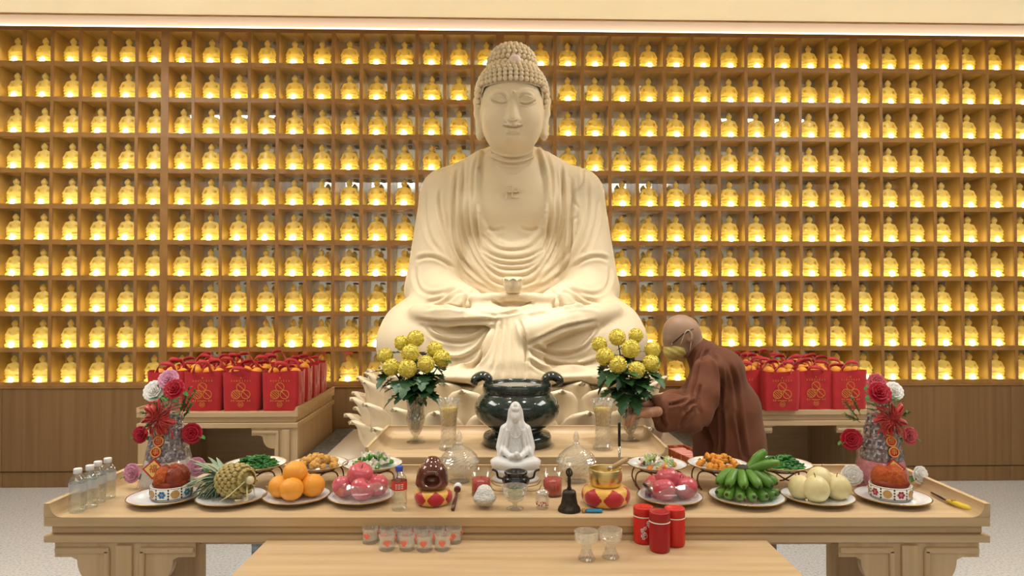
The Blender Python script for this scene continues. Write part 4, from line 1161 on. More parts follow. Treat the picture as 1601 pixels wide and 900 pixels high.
# ---- upright rod behind the bowl
q = T(968.5, 764); rd = thing('incense_wand', 'slender black and silver rod with wooden foot standing behind the brass bowl', 'rod', q)
zt_ = ony(970, 660, q.y).z-ZF; zs = ony(970, 697, q.y).z-ZF; zw = ony(970, 732, q.y).z-ZF
MB().lathe([(0, zs), (.0052, zs), (.0052, zt_-.004), (.004, zt_), (0, zt_)], 12).obj('black_grip', BLACKP, rd)
MB().lathe([(0, zw), (.0042, zw), (.0042, zs), (0, zs)], 12).obj('silver_shaft', SILV, rd)
MB().lathe([(0, 0), (.012, 0), (.012, .004), (.0062, .006), (.0062, zw), (0, zw)], 12).obj('wooden_foot', mat('reddish_wood', '8A5A3A', .5), rd)

# ---- candles in glass
WAX = mat('red_wax', 'B8201C', .45)
for px_, lb in ((752, 'red wax candle in a clear glass beside the white rice bowl'), (864, 'red wax candle in a clear glass behind the bronze bell')):
    q = T(px_, 774); t = thing('glass_candle', lb, 'candle', q)
    MB().lathe([(.0, 0), (.033, 0), (.0345, .004), (.0352, .090), (.0335, .090), (.0325, .007), (0, .006)], 36).obj('glass_cup', CLEAR, t)
    MB().lathe([(0, .0065), (.0322, .0065), (.0328, .060), (.0, .0595)], 36).obj('wax', WAX, t)
    MB().tube([(0, 0, .059), (.001, 0, .068)], .001, 5).obj('wick', BLACKP, t)
# ---- little bowls and cups before the white goddess
q = T(757.5, 793); t = thing('rice_bowl', 'small footed crystal bowl heaped with white rice', 'bowl', q)
MB().crystal([(0, 0), (.018, 0), (.019, .005), (.030, .014), (.040, .028), (.041, .034), (.0385, .034), (.027, .017), (0, .010)], 36, .02, 12, 18).obj('bowl_body', CUT, t)
rc = mat('white_rice', 'E9E8E2', .6, bump=.9, bscale=220)
s = SDF((-.05, -.05, -.005), (.05, .05, .08), .004); s.ell((0, 0, .032), (.037, .037, .022), 0); s.ell((0, 0, .050), (.027, .027, .026), .012)
W, Fq = s.net(1); N = vnormals(W, Fq); W = W+N*(np.random.rand(len(W), 1)-.5)*.0026; link('rice_mound', mesh_np('rice', W, Fq), rc, t)
q = T(805, 795); t = thing('glass_goblet', 'short stemmed crystal goblet holding green leaves', 'goblet', q)
MB().crystal([(0, 0), (.028, 0), (.029, .003), (.010, .008), (.007, .016), (.011, .022), (.026, .030), (.040, .048), (.0435, .076), (.0415, .076), (.036, .050), (.020, .034), (0, .028)], 36, .012, 12, 28).obj('goblet_body', CUT, t)
lm = MB(); rnd = random.Random(2)
for k in range(40):
    x, y, z = rnd.uniform(-.024, .024), rnd.uniform(-.024, .024), rnd.uniform(.036, .062); lump(lm, (x*.9, y*.9, z), .006, rnd)
lm.obj('green_leaves', mat('goblet_greens', '4A7A3A', .5, var='2F5A28', scale=(60, 60, 60)), t)
q = T(848, 794); t = thing('glass_jar', 'tiny lidded glass jar painted with red blossoms beside the goblet', 'jar', q)
MB().lathe([(0, 0), (.021, 0), (.022, .004), (.0195, .008), (.024, .022), (.023, .036), (.017, .046), (.017, .050)], 28).obj('jar_body', CUT, t)
MB().lathe([(0, .049), (.022, .049), (.022, .054), (.014, .060), (.005, .064), (.006, .069), (0, .071)], 24).obj('lid', CUT, t)
m = MB(); rnd = random.Random(9)
for k in range(16):
    a = -PI/2+rnd.uniform(-1.1, 1.1); m.ball((.0235*math.cos(a), .0235*math.sin(a), rnd.uniform(.013, .028)), .0022, 6, 4)
m.obj('painted_blossoms', mat('blossom_red', 'A83038', .5), t)
BLK = mat('black_ceramic', '141615', .15, coat=.5)
q = T(806.5, 768); t = thing('small_censer', 'small black two handled censer before the white goddess figure', 'censer', q)
MB().lathe([(0, .0), (.026, .0), (.030, .006), (.026, .012), (.045, .026), (.051, .042), (.047, .054), (.038, .060), (.042, .066), (.042, .074), (.037, .074), (.033, .062), (0, .058)], 40).obj('censer_body', BLK, t)
for sx in (-1, 1):
    MB().tube(spline([(sx*.046, 0, .046), (sx*.064, 0, .052), (sx*.070, 0, .072), (sx*.086, 0, .080)], 14), .0042, 8).obj('handle', BLK, t)
ft = MB()
for sx in (-1, 1):
    for sy in (-1, 1): ft.tube(spline([(sx*.020, sy*.018, .010), (sx*.048, sy*.03, .010), (sx*.080, sy*.036, .016), (sx*.092, sy*.03, .034)], 12), .0018, 6)
ft.obj('wire_cradle', GOLD, t)
# ---- lidded crystal jars
for px_, lb in ((718, 'lidded cut crystal jar standing behind the wooden fish'), (901, 'lidded cut crystal jar standing behind the bronze bell')):
    q = T(px_, 752); t = thing('crystal_jar', lb, 'jar', q)
    sc_ = lambda a, i, z: 1+.018*math.cos(20*a)
    MB().crystal([(0, 0), (.040, 0), (.042, .006), (.026, .014), (.024, .024), (.048, .034), (.066, .052), (.0735, .078), (.071, .078), (.062, .056), (.044, .040), (0, .034)], 48, .022, 16, 30, .02, 12).obj('bowl_body', CUT, t)
    MB().crystal([(.0755, .078), (.0755, .082), (.066, .100), (.046, .120), (.022, .134), (.012, .140), (.014, .146), (.008, .152), (.012, .166), (.009, .178), (.004, .190), (0, .193)], 48, .02, 16, 30).obj('lid', CUT, t)
# ================================================================== white goddess figure
PORCW = mat('white_bisque', 'E3E4E2', .35, coat=.2)
q = T(806, 751); gy = thing('goddess_figurine', 'white porcelain veiled goddess figure seated on a lotus base', 'figurine', q)
s = SDF((-.11, -.09, -.002), (.11, .10, .31), .0030)
s.ell((0, .015, .070), (.098, .064, .027), 0)                       # knees
for sx in (-1, 1):
    s.cone((sx*.070, -.012, .068), (sx*.01, -.040, .062), .024, .018, .010)
    s.cone((sx*.040, .030, .190), (sx*.054, .018, .125), .021, .022, .010)   # sleeves
    s.cone((sx*.054, .010, .122), (sx*.020, -.038, .100), .016, .010, .007)
    s.ell((sx*.058, .008, .098), (.014, .026, .030), .008)
s.cone((0, .030, .08), (0, .032, .200), .043, .036, .012, sc=(1.08, .8, 1))
s.cone((0, .030, .205), (0, .026, .225), .020, .017, .01)
s.ell((0, .030, .258), (.0255, .025, .041), .006)                   # veil
for sx in (-1, 1):
    s.cone((sx*.020, .030, .262), (sx*.025, .026, .215), .009, .010, .005); s.cone((sx*.025, .026, .215), (sx*.036, .022, .192), .010, .012, .006)
s.ell((0, .004, .245), (.0185, .020, .0255), .002)                 # face
s.ell((0, -.014, .243), (.0036, .005, .007), .003)
s.ell((0, .002, .274), (.017, .016, .013), .003); s.ell((0, .0, .289), (.009, .010, .010), .003)
for sx in (-1, 1): s.ell((sx*.0075, -.0155, .249), (.0046, .0022, .0016), .001, 'cut')
for sx in (-1, 1): s.cone((sx*.030, .004, .19), (sx*.036, -.004, .12), .007, .006, .004)
s.ell((.0, -.030, .100), (.030, .018, .012), .006)
s.ell((.004, -.046, .108), (.012, .010, .015), .004)
W, Fq = s.net(1); N = vnormals(W, Fq); fr = np.clip(-N[:, 1], 0, 1)
W = W+N*(.0015*np.sin(np.abs(W[:, 0])*460+W[:, 2]*120)*fr*(W[:, 2] < .20)*(W[:, 2] > .105))[:, None]
link('robed_body', mesh_np('goddess', W, Fq), PORCW, gy)
MB().lathe([(0, 0), (.088, 0), (.092, .006), (.084, .014), (.078, .022), (.086, .036), (.092, .046), (.07, .052), (0, .052)], 40, sy=.72, c=(0, .01, 0)).obj('lotus_base', PORCW, gy)
gp = petal_mesh(.016, .030, .006, .010, .004, .004, .5, 6, 6).mesh('petal', [PORCW])
for k in range(18):
    a = 2*PI*k/18; link('petal', gp, None, gy, (.074*math.sin(a), .01-.053*math.cos(a), .018), (.25, 0, a))
bd = MB()
for k in range(11):
    t_ = k/10*PI; bd.ball((.020*math.cos(t_), -.011-.004*math.sin(t_), .192-.026*math.sin(t_)), .0032, 6, 4)
for k in range(9):
    t_ = k/8*PI; bd.ball((.015*math.cos(t_), -.013, .158-.014*math.sin(t_)), .0028, 6, 4)
bd.obj('bead_necklace', PORCW, gy)['kind'] = 'stuff'

# ================================================================== on the bench
HEARTM = mat('pink_heart', 'F2826C', .5)
cup_me = MB().crystal([(0, 0), (.024, 0), (.0255, .004), (.0245, .012), (.0235, .03), (.0255, .046), (.0235, .046), (.0215, .03), (.021, .010), (0, .008)], 32, .016, 12, 20, .06, 8).mesh('cup', [CUT])
hm = MB()
for a0 in (-PI/2,):
    P = []
    for k in range(20):
        t_ = 2*PI*k/20; P.append((0.0085*(16*math.sin(t_)**3)/12, 0.0085*(13*math.cos(t_)-5*math.cos(2*t_)-2*math.cos(3*t_)-math.cos(4*t_))/12))
    M_ = Matrix.Translation((.0247*math.cos(a0), .0247*math.sin(a0), .026)) @ Matrix.Rotation(a0+PI/2, 4, 'Z')
    hm.prism([(x, z) for x, z in P], 'y', -.0022, -.0004, M=M_)
heart_me = hm.mesh('heart', [HEARTM])
for px_, py_ in [(579, 847), (606, 845), (632, 845), (658.5, 845), (683.5, 845), (709.5, 844), (605, 858), (636.5, 858), (664, 859), (692, 858)]:
    if py_ < 850: py_ = 847
    q = TB(px_, py_); t = thing('offering_cup', 'small cut glass cup printed with pink hearts in the cluster on the bench', 'cup', q, random.uniform(-.3, .3), 'heart printed glass cups on the bench')
    link('glass_cup', cup_me, None, t); link('heart_print', heart_me, None, t); link('heart_print', heart_me, None, t, None, (0, 0, 2.1))
for (px_, py_), lb in zip([(917, 874), (954.5, 871)], ['footed crystal cup with scalloped rim on the bench beside another, farther from the flasks', 'footed crystal cup with scalloped rim on the bench, the one nearer the red flasks']):
    q = TB(px_, py_); t = thing('footed_cup', lb, 'cup', q, .2, 'footed crystal cups')
    MB().crystal([(0, 0), (.025, 0), (.0265, .004), (.020, .016), (.014, .034), (.016, .042), (.028, .050), (.034, .058), (.0355, .084), (.0325, .084), (.031, .062), (.02, .054), (0, .05)], 36, .022, 12, 30, .05, 9).obj('cup_body', CUT, t)
flw = mat('white_print', 'E6D9D9', .5); CREAMP = mat('cream_ring', 'EFE9E0', .4)
for px_, py_, mt, lb, fl_ in ((1006, 846.5, REDP, 'red flask printed with white blossom branch', 1), (1055, 851, REDP, 'plain bright red flask next to the dark red one', 0), (1031.5, 860, DKRED, 'dark red flask standing in front of the two bright ones', 0)):
    q = TB(px_, py_); t = thing('flask', lb, 'flask', q); r = .0315; H_ = .116 if fl_ == 0 and mt is REDP else (.112 if fl_ else .120)
    MB().lathe([(0, 0), (r*.92, 0), (r*.98, .004), (r, .010), (r, H_*.73), (r*.97, H_*.745)], 40).obj('flask_body', mt, t)
    MB().lathe([(r*.95, H_*.735), (r*1.02, H_*.74), (r*1.02, H_*.765), (r*.95, H_*.77)], 40).obj('neck_ring', CREAMP, t)
    MB().lathe([(r*.96, H_*.765), (r*1.01, H_*.77), (r*1.01, H_*.98), (r*.97, H_), (r*.80, H_), (r*.78, H_*.99), (0, H_*.99)], 40).obj('lid', mt, t)
    if fl_:
        m = MB(); rnd = random.Random(4)
        for k in range(9):
            a = -PI/2+rnd.uniform(-.35, .5); z = .022+.048*k/8
            M_ = Matrix.Translation((r*1.003*math.cos(a), r*1.003*math.sin(a), z)) @ Matrix.Rotation(a+PI/2, 4, 'Z') @ Matrix.Rotation(PI/2, 4, 'X')
            for j in range(5): m.lathe([(0, 0), (.0026, 0), (0, .0007)], 6, c=(.0036*math.cos(j*1.257), .0036*math.sin(j*1.257), 0), M=M_)
        m.tube([(r*1.004*math.cos(-PI/2+.22*math.sin(k*.9)), r*1.004*math.sin(-PI/2+.22*math.sin(k*.9)), .020+.005*k) for k in range(11)], .0007, 4)
        m.obj('blossom_print', flw, t)

# ================================================================== middle table: censer, vases, drinking vases
JADE = mat('dark_green_stone', '1C2622', .12, var='26332D', scale=(60, 60, 60), spec=.6, coat=.4)
q = TM(808.5, 694); cen = thing('stone_censer', 'large dark green stone censer with two curled ears and ash inside', 'censer', q)
MB().lathe([(0, 0), (.150, 0), (.157, .006), (.157, .040), (.150, .052), (.125, .058), (.118, .066), (.120, .078), (.150, .092), (.180, .120), (.195, .155), (.195, .180), (.182, .210), (.160, .232), (.152, .238), (.158, .246), (.158, .280), (.153, .284), (.132, .284), (.128, .278), (.128, .262), (0, .262)], 72).obj('censer_body', JADE, cen)
MB().lathe([(0, .264), (.127, .264), (.127, .268), (0, .270)], 40).obj('ash_bed', mat('incense_ash', '8E8A82', .9, bump=.5, bscale=120), cen)
for sx in (-1, 1):
    P = spline([(sx*.142, 0, .255), (sx*.130, 0, .285), (sx*.138, 0, .306), (sx*.160, 0, .313), (sx*.184, 0, .304), (sx*.196, 0, .290), (sx*.180, 0, .284)], 24)
    MB().tube(P, [.0225*(1-.25*abs(k/len(P)-.5)) for k in range(len(P))], 12, M=Matrix.Diagonal((1, 1.7, 1, 1))).obj('ear', JADE, cen)
# ---- tall crystal vases, each with nine chrysanthemums
MUM = mat('yellow_chrysanthemum', 'E4D468', .6, var='D8C650', scale=(60, 60, 60))
mm = MB(); rnd = random.Random(11)
mm.ball((0, 0, 0), .0368, 20, 14)
for k in range(300):
    z = 1-2*(k+.5)/300; a = k*2.39996; rr = math.sqrt(1-z*z); d = Vector((rr*math.cos(a), rr*math.sin(a), z))
    t1 = d.orthogonal().normalized(); t2 = d.cross(t1); th = rnd.uniform(0, 6); u_ = t1*math.cos(th)+t2*math.sin(th); v_ = d.cross(u_)
    p0 = d*.0335; L = .0075+rnd.uniform(-.001, .001); w_ = .0046
    mm.add([p0+u_*w_, p0-u_*w_, p0+d*L*.7-u_*w_*.8+v_*.002, p0+d*L+v_*.0035, p0+d*L*.7+u_*w_*.8+v_*.002], [(0, 1, 2, 3, 4)], True)
mum_me = mm.mesh('mum', [MUM])
def lobed_leaf(L=.085, W_=.032):
    pts = [(0, 0)]
    prof = [(.10, .10), (.22, .42), (.30, .95), (.38, .55), (.48, .98), (.56, .50), (.66, .78), (.74, .40), (.86, .42), (1.0, 0)]
    V = []; F = []
    for i, (t_, w_) in enumerate([(0, .06)]+prof):
        z = L*(t_+(.04 if w_ > .7 else 0)); y = -.35*L*t_*t_
        V += [(-W_*w_, y+.012*w_*.6, z), (0, y, L*t_), (W_*w_, y+.012*w_*.6, z)]
    n = len(prof)+1
    for i in range(n-1):
        a = i*3; F += [(a, a+1, a+4, a+3), (a+1, a+2, a+5, a+4)]
    return MB().add(V, F, True)
leafs = [lobed_leaf(.085, .034).mesh('leaf', [GREENL]), lobed_leaf(.070, .030).mesh('leaf', [GREENL]), lobed_leaf(.10, .034).mesh('leaf', [GREENL])]
VS = glass('vase_crystal', 'ECEBE2', .13, .08, 'F0EDE4', .03)
STEMG = mat('green_stalk', '3E5A30', .5)
def bouquet(bx, by, flowers, lab, side):
    c = TM(bx, by); t = thing('flower_vase', 'tall footed cut crystal vase of yellow flowers '+lab, 'vase', c)
    MB().crystal([(0, 0), (.042, 0), (.044, .004), (.030, .010), (.012, .018), (.011, .028), (.018, .036), (.030, .060), (.040, .090), (.044, .110), (.040, .135), (.038, .150), (.044, .20), (.050, .232), (.0475, .232), (.041, .20), (.034, .15), (.038, .11), (.026, .06), (0, .042)], 48, .028, 12, 48, .03, 12).obj('vase_body', VS, t)
    rnd = random.Random(int(bx))
    for k, (fx, fy, rp, dy) in enumerate(flowers):
        y = c.y+dy; hq = ony(fx, fy, y); r = rp*y/FPX
        f_ = thing('chrysanthemum', 'round yellow chrysanthemum in the crystal vase '+lab, 'flower', (c.x, c.y, ZM+.06), 0, 'chrysanthemums '+lab)
        hl = hq-Vector((c.x, c.y, ZM+.06))
        fo = link('flower_head', mum_me, None, f_, hl); fo.scale = (r/.040,)*3; fo.rotation_euler = (rnd.uniform(0, 3), rnd.uniform(0, 3), 0)
        a = Vector((hl.x*.12, hl.y*.12, 0)); b_ = Vector((hl.x*.22, hl.y*.22, .15))
        MB().tube(spline([tuple(a), tuple(b_), tuple(hl*.75+b_*.25), tuple(hl)], 12), .003, 6).obj('stalk', STEMG, f_)
        for j in range(8):
            v = .10+.095*j+rnd.uniform(0, .05); base = b_*(1-v)+hl*v; an = rnd.uniform(0, 2*PI) if j else math.atan2(hl.y-.05, hl.x)
            d = Vector((math.cos(an), math.sin(an)-.15, rnd.uniform(-.7, .45))).normalized()
            lo_ = link('leaf', leafs[(j+k) % 3], None, f_, base, d.to_track_quat('Z', 'Y').to_euler()); lo_.scale = (1.25, 1.25, 1.25)
    return t
bouquet(650, 691, [(650, 529, 13.3, .02), (628, 536, 12, .05), (602, 556, 12.5, .03), (641.5, 552, 14.3, -.04), (612, 574, 13.8, -.05), (637, 576, 15, -.08), (666, 569, 13.8, -.06), (680, 546, 12.8, .03), (691, 560, 13.8, -.01)], 'next to the red gift bags table', -1)
bouquet(985, 688, [(994, 524.5, 11.8, .05), (965, 527, 13.3, .03), (937, 538, 12.3, .02), (986, 545, 14.6, -.03), (946, 557, 14.3, -.05), (966, 570, 14.3, -.08), (1020, 546, 12.8, .03), (1018, 568, 13.8, -.02), (995, 578, 13.6, -.07)], 'being arranged by the monk', 1)
# ---- drinking vases of yellow oil
OIL = mat('yellow_oil', 'F4CF3C', .15, trans=.2)
for px_, lb in ((701.5, ''), (942.5, 'tall cut crystal glass of yellow oil beside the vase the monk arranges')):
    if px_ < 800: lb = 'tall cut crystal glass of yellow oil on the side away from the monk'
    q = TM(px_, 702); t = thing('oil_glass', lb, 'glass', q)
    fnc = lambda a, i, z: 1+.025*math.cos(10*a)
    MB().crystal([(0, 0), (.042, 0), (.045, .006), (.043, .018), (.036, .028), (.034, .060), (.034, .10), (.038, .15), (.046, .20), (.053, .222), (.050, .222), (.043, .20), (.035, .15), (.031, .105), (0, .100)], 40, .022, 10, 44, .03, 10).obj('glass_body', CUT, t)
    MB().lathe([(0, .102), (.0300, .106), (.0340, .15), (.0395, .187), (0, .187)], 40).obj('oil', OIL, t)
# ================================================================== red gift bags of oranges on the side tables
BAGR = mat('red_bag', 'BE1F26', .55, var='B0191F', scale=(6, 6, 6), sheen=.2); GOLDP = mat('gold_print', 'D9963C', .4, metal=.3)
def bag_mesh(w_, d_, h_, seed):
    rnd = random.Random(seed); ph = [rnd.uniform(0, 6) for _ in range(6)]
    def outline(t, v):
        # t in 0..1 round the rectangle (front first), v height
        p = t*4; k = int(p) % 4; f_ = p-int(p)
        c = [(-1, -1), (1, -1), (1, 1), (-1, 1)]; a, b_ = c[k], c[(k+1) % 4]
        x, y = a[0]+(b_[0]-a[0])*f_, a[1]+(b_[1]-a[1])*f_
        bul = 1+.05*math.sin(PI*v)*(1 if k % 2 else .6)
        wr = .006*math.sin(9*f_+ph[0]+5*v)*math.sin(7*v+ph[1])+.004*math.sin(17*f_+ph[2])*v+.003*math.sin(23*v+11*f_+ph[3])
        s_ = 1-.05*(1-v)
        q = Vector((x*w_/2*s_*(bul if k % 2 == 1 else 1), y*d_/2*s_*(bul if k % 2 == 0 else 1), v*h_+.006*math.sin(6*t*PI+ph[4])*v))
        n = Vector(((c[k][0]+c[(k+1) % 4][0])/2, (c[k][1]+c[(k+1) % 4][1])/2, 0)); e = math.sin(PI*f_)
        return q+n*wr*e
    m = MB(); m.grid(lambda u, v: outline(u % 1.0, v), 40, 12, closed_u=True)
    m.box((0, 0, .002), (w_*.93, d_*.93, .003)); return m.mesh('sack', [BAGR])
bags_me = [bag_mesh(.222, .145, .245, k) for k in range(4)]
def strap_mesh(seed):
    rnd = random.Random(seed); s_ = rnd.uniform(-.02, .02); hgt = rnd.uniform(.015, .065); fl = rnd.uniform(-.075, .03)
    P = spline([(-.055, 0, .225), (-.052, fl*.3, .25), (-.030+s_, fl, .245+hgt), (.030+s_, fl, .245+hgt*.9), (.052, fl*.3, .25), (.055, 0, .225)], 22)
    def f(u, v):
        p = Vector(P[int(round(v*(len(P)-1)))]); e = abs(2*v-1); return (p.x+(u-.5)*.022*e, p.y+(u-.5)*.010, p.z+(u-.5)*.024*(1-e)+.004*math.sin(9*v+seed))
    return MB().sheet(f, 1, len(P)-1, .002).mesh('strap', [BAGR])
straps = [strap_mesh(k) for k in range(9)]
# printed emblem: three striped roundels, lettering bars and a crest
pm = MB()
def ring(cx, cz, r, w_):
    n = 28; V = []; F = []
    for k in range(n):
        a = 2*PI*k/n; V += [(cx+(r-w_)*math.cos(a), 0, cz+(r-w_)*math.sin(a)), (cx+r*math.cos(a), 0, cz+r*math.sin(a))]
    for k in range(n): j = (k+1) % n; F.append((2*k, 2*k+1, 2*j+1, 2*j))
    pm.add(V, F, False)
for cx, cz, kk in ((0, .150, 1), (-.030, .104, 4), (.030, .104, 1)):
    ring(cx, cz, .028, .0036); 
    for j in range(kk):
        o_ = (j-(kk-1)/2)*.011; ca, sa = math.cos(-.75), math.sin(-.75); L = math.sqrt(max(0, .0245**2-o_**2))
        A = Vector((cx+o_*-sa, 0, cz+o_*ca)); d = Vector((ca, 0, sa)); nrm = Vector((-sa, 0, ca))*.0018
        pm.add([A-d*L-nrm, A+d*L-nrm, A+d*L+nrm, A-d*L+nrm], [(0, 1, 2, 3)], False)
rnd = random.Random(5)
def glyph(cx, cz, s_):
    for k in range(3): pm.box((cx, 0, cz+(k-1)*s_*.33), (s_*.8*rnd.uniform(.6, 1), .0004, s_*.14))
    pm.box((cx+rnd.uniform(-.2, .2)*s_, 0, cz), (s_*.14, .0004, s_*.95))
for k in range(8): glyph(-.056+.016*k, .188, .011)
glyph(0, .206, .013)
for k in range(2): glyph(-.055+.013*k, .066, .012); glyph(.042+.013*k, .066, .012)
for k in range(6): pm.box((-.026+.0095*k, 0, .065), (.006, .0004, .005))
ring(0, .043, .017, .002)
for k in range(3): pm.box((0, 0, .036+.006*k), (.024, .0004, .002))
print_me = pm.mesh('print', [GOLDP])
ORS = fruit_mesh(.042, 'orange').mesh('flesh', [ORANGE]); 
def bag(x, y, rz, k, label, group, prn=True, nor=3):
    t = thing('gift_bag', label, 'bag', (x, y, ZS), rz, group)
    link('sack', bags_me[k % 4], None, t)
    for sy in (-1, 1): link('strap', straps[(k*2+(sy > 0)) % 9], None, t, (0, sy*.066, 0), (0, 0, PI if sy > 0 else 0))
    if prn: link('gold_emblem', print_me, None, t, (0, -.0845, 0), (-.02, 0, 0))
    rnd = random.Random(k*7+int(x*100))
    sp = [(-.06, -.02), (.02, -.03), (.075, -.01), (-.02, .03), (.05, .035)]
    for j in range(nor):
        ox, oy = sp[j]; ca, sa = math.cos(rz), math.sin(rz)
        o = thing('mandarin_orange', 'mandarin orange peeping from a red gift bag '+group.split('on the side table ')[1], 'orange', (x+ca*ox-sa*oy, y+sa*ox+ca*oy, ZS+.232+rnd.uniform(-.006, .010)), 0, 'oranges in the bags '+group.split('on the side table ')[1])
        o.scale = (.8,)*3; link('flesh', ORS, None, o)
for sx, word in ((-1, 'behind the pineapple'), (1, 'behind the monk')):
    grp = 'red gift bags on the side table '+word
    for r in range(4):
        for cidx in range(4):
            pxs = [267, 324, 383, 444] if sx < 0 else [1160, 1216, 1273, 1326]
            y0 = 4.32+.19*r+(.06 if sx > 0 else 0)
            q = ony(pxs[cidx], 640, 4.32)
            x = q.x+(.0-.19*r*math.tan(WTH)); 
            if sx > 0 and r == 0 and cidx == 1: y0 -= .05
            if r == 0:
                lab = 'red gift bag in the front row '+word+', '+(('farthest from the statue', 'second from outer end', 'third from outer end', 'nearest the statue') if sx < 0 else ('half hidden by robe', 'standing forward', 'with drooping straps', 'beside flower tower'))[cidx]
            else: lab = 'red gift bag packed in the rear rows '+word
            bag(x, y0, WTH+random.uniform(-.05, .05), r*4+cidx, lab, grp, prn=(r == 0), nor=3 if r < 2 else 2)

# ================================================================== offering towers with flowers
FOIL = bpy.data.materials.new('printed_foil'); FOIL.use_nodes = True
def foil(m):
    nt = m.node_tree; b_ = nt.nodes['Principled BSDF']; tc = nt.nodes.new('ShaderNodeTexCoord'); v = nt.nodes.new('ShaderNodeTexVoronoi'); v.inputs['Scale'].default_value = 60
    rp = nt.nodes.new('ShaderNodeValToRGB'); e = rp.color_ramp; e.elements[0].color = (*lin('3E3A4A'), 1); e.elements[1].color = (*lin('D8D2D0'), 1); e.elements[1].position = .8
    x = e.elements.new(.3); x.color = (*lin('8A8090'), 1); x = e.elements.new(.5); x.color = (*lin('6A5450'), 1)
    nt.links.new(tc.outputs['Object'], v.inputs['Vector']); nt.links.new(v.outputs['Color'], rp.inputs[0]); nt.links.new(rp.outputs[0], b_.inputs['Base Color'])
    b_.inputs['Metallic'].default_value = .35; b_.inputs['Roughness'].default_value = .25
foil(FOIL)
WRAP = glass('gift_wrap', 'F4F2F2', .07, .06, 'F0ECEC', .12, .5, 45)
SKIRTW = mat('white_tissue', 'DAD3C8', .7); SKIRTP = mat('pink_tissue', 'D07A84', .6)
FPINK = mat('petal_pink', 'E0A0BC', .55); FRED = mat('petal_red', 'B81E34', .5); FWHITE = mat('petal_white', 'F8F6F0', .55); FCOR = mat('petal_coral', 'C85A62', .55)
RIBBON = mat('red_ribbon', 'B82A22', .35, sheen=.3); MEDG = mat('medal_gold', 'D9924A', .4); MEDR = mat('medal_red', 'B8281E', .45); MEDP = mat('medal_paper', 'E0C06A', .4)
def blossom(parent, name, loc, r, m_, facing=(0, -1, .3), layers=4, ruffle=.0):
    t = thing_part(name, parent); t.location = loc; t.rotation_euler = Vector(facing).to_track_quat('Z', 'Y').to_euler()
    for L in range(layers):
        f_ = 1-L/layers*.72; n = 7 if L < 2 else 5
        def g(u, v):
            x = (u*2-1); rr = r*f_*(v**.8); wd = r*f_*.60*math.sin(PI*(.10+.78*v))**.6; open_ = .95-.75*L/layers
            z = r*(.10+.22*L/layers)+rr*(1-open_)*1.0+r*.16*v*v*(1 if L < 2 else .4)-abs(x)*r*.05*f_+ruffle*r*math.sin(9*u+L)*v
            return (x*wd, rr*open_+.0*x, z)
        me = MB().sheet(g, 5, 5, .0008).mesh('petal', [m_])
        for k in range(n): link('petal', me, None, t, None, (0, 0, 2*PI*(k+.5*(L % 2))/n+L*.3))
    return t
oval = lambda L, w_, b_=.3: MB().sheet(lambda u, v: ((2*u-1)*w_*math.sin(PI*min(.999, v*.96+.03))**.7, -b_*L*v*v+abs(2*u-1)*w_*.2, L*v), 4, 6, .0008)
ovm = oval(.035, .013).mesh('leaf', [GREENB]); sprm = oval(.016, .0045).mesh('leaflet', [mat('sprig_green', '4A6A34', .5, var='6A7A3A', scale=(40, 40, 40))])
def sprig(parent, a, b_, n=16):
    a, b_ = Vector(a), Vector(b_); t = thing_part('sprig', parent)
    MB().tube([a, (a+b_)/2+Vector((0, 0, .006)), b_], .0012, 5).obj('twig', STEM, t)
    lm = MB()
    for k in range(n):
        p = a.lerp(b_, .15+.85*k/n); rnd = random.Random(k*3+int(a.x*1000)); d = ((b_-a).normalized()+Vector((rnd.uniform(-1, 1), rnd.uniform(-1, 1), rnd.uniform(-.4, 1)))).normalized(); M_ = Matrix.Translation(p) @ d.to_track_quat('Z', 'Y').to_matrix().to_4x4()
        for v, f_ in (((0, 0, 0), 0),): pass
        me = sprm
        lm.add([tuple(x.co) for x in me.vertices], [tuple(q.vertices) for q in me.polygons], True, 0, M_)
    o = lm.obj('leaflets', sprm.materials[0], t); o['kind'] = 'stuff'
def text_mesh(body, size, m_):
    c = bpy.data.curves.new('t', 'FONT'); c.body = body; c.size = size; c.extrude = .0004; c.align_x = 'CENTER'; c.align_y = 'CENTER'; c.resolution_u = 2
    o = bpy.data.objects.new('t', c); COL.objects.link(o); bpy.context.view_layer.update()
    me = bpy.data.meshes.new_from_object(o.evaluated_get(bpy.context.evaluated_depsgraph_get())); bpy.data.objects.remove(o); me.materials.clear(); me.materials.append(m_); return me
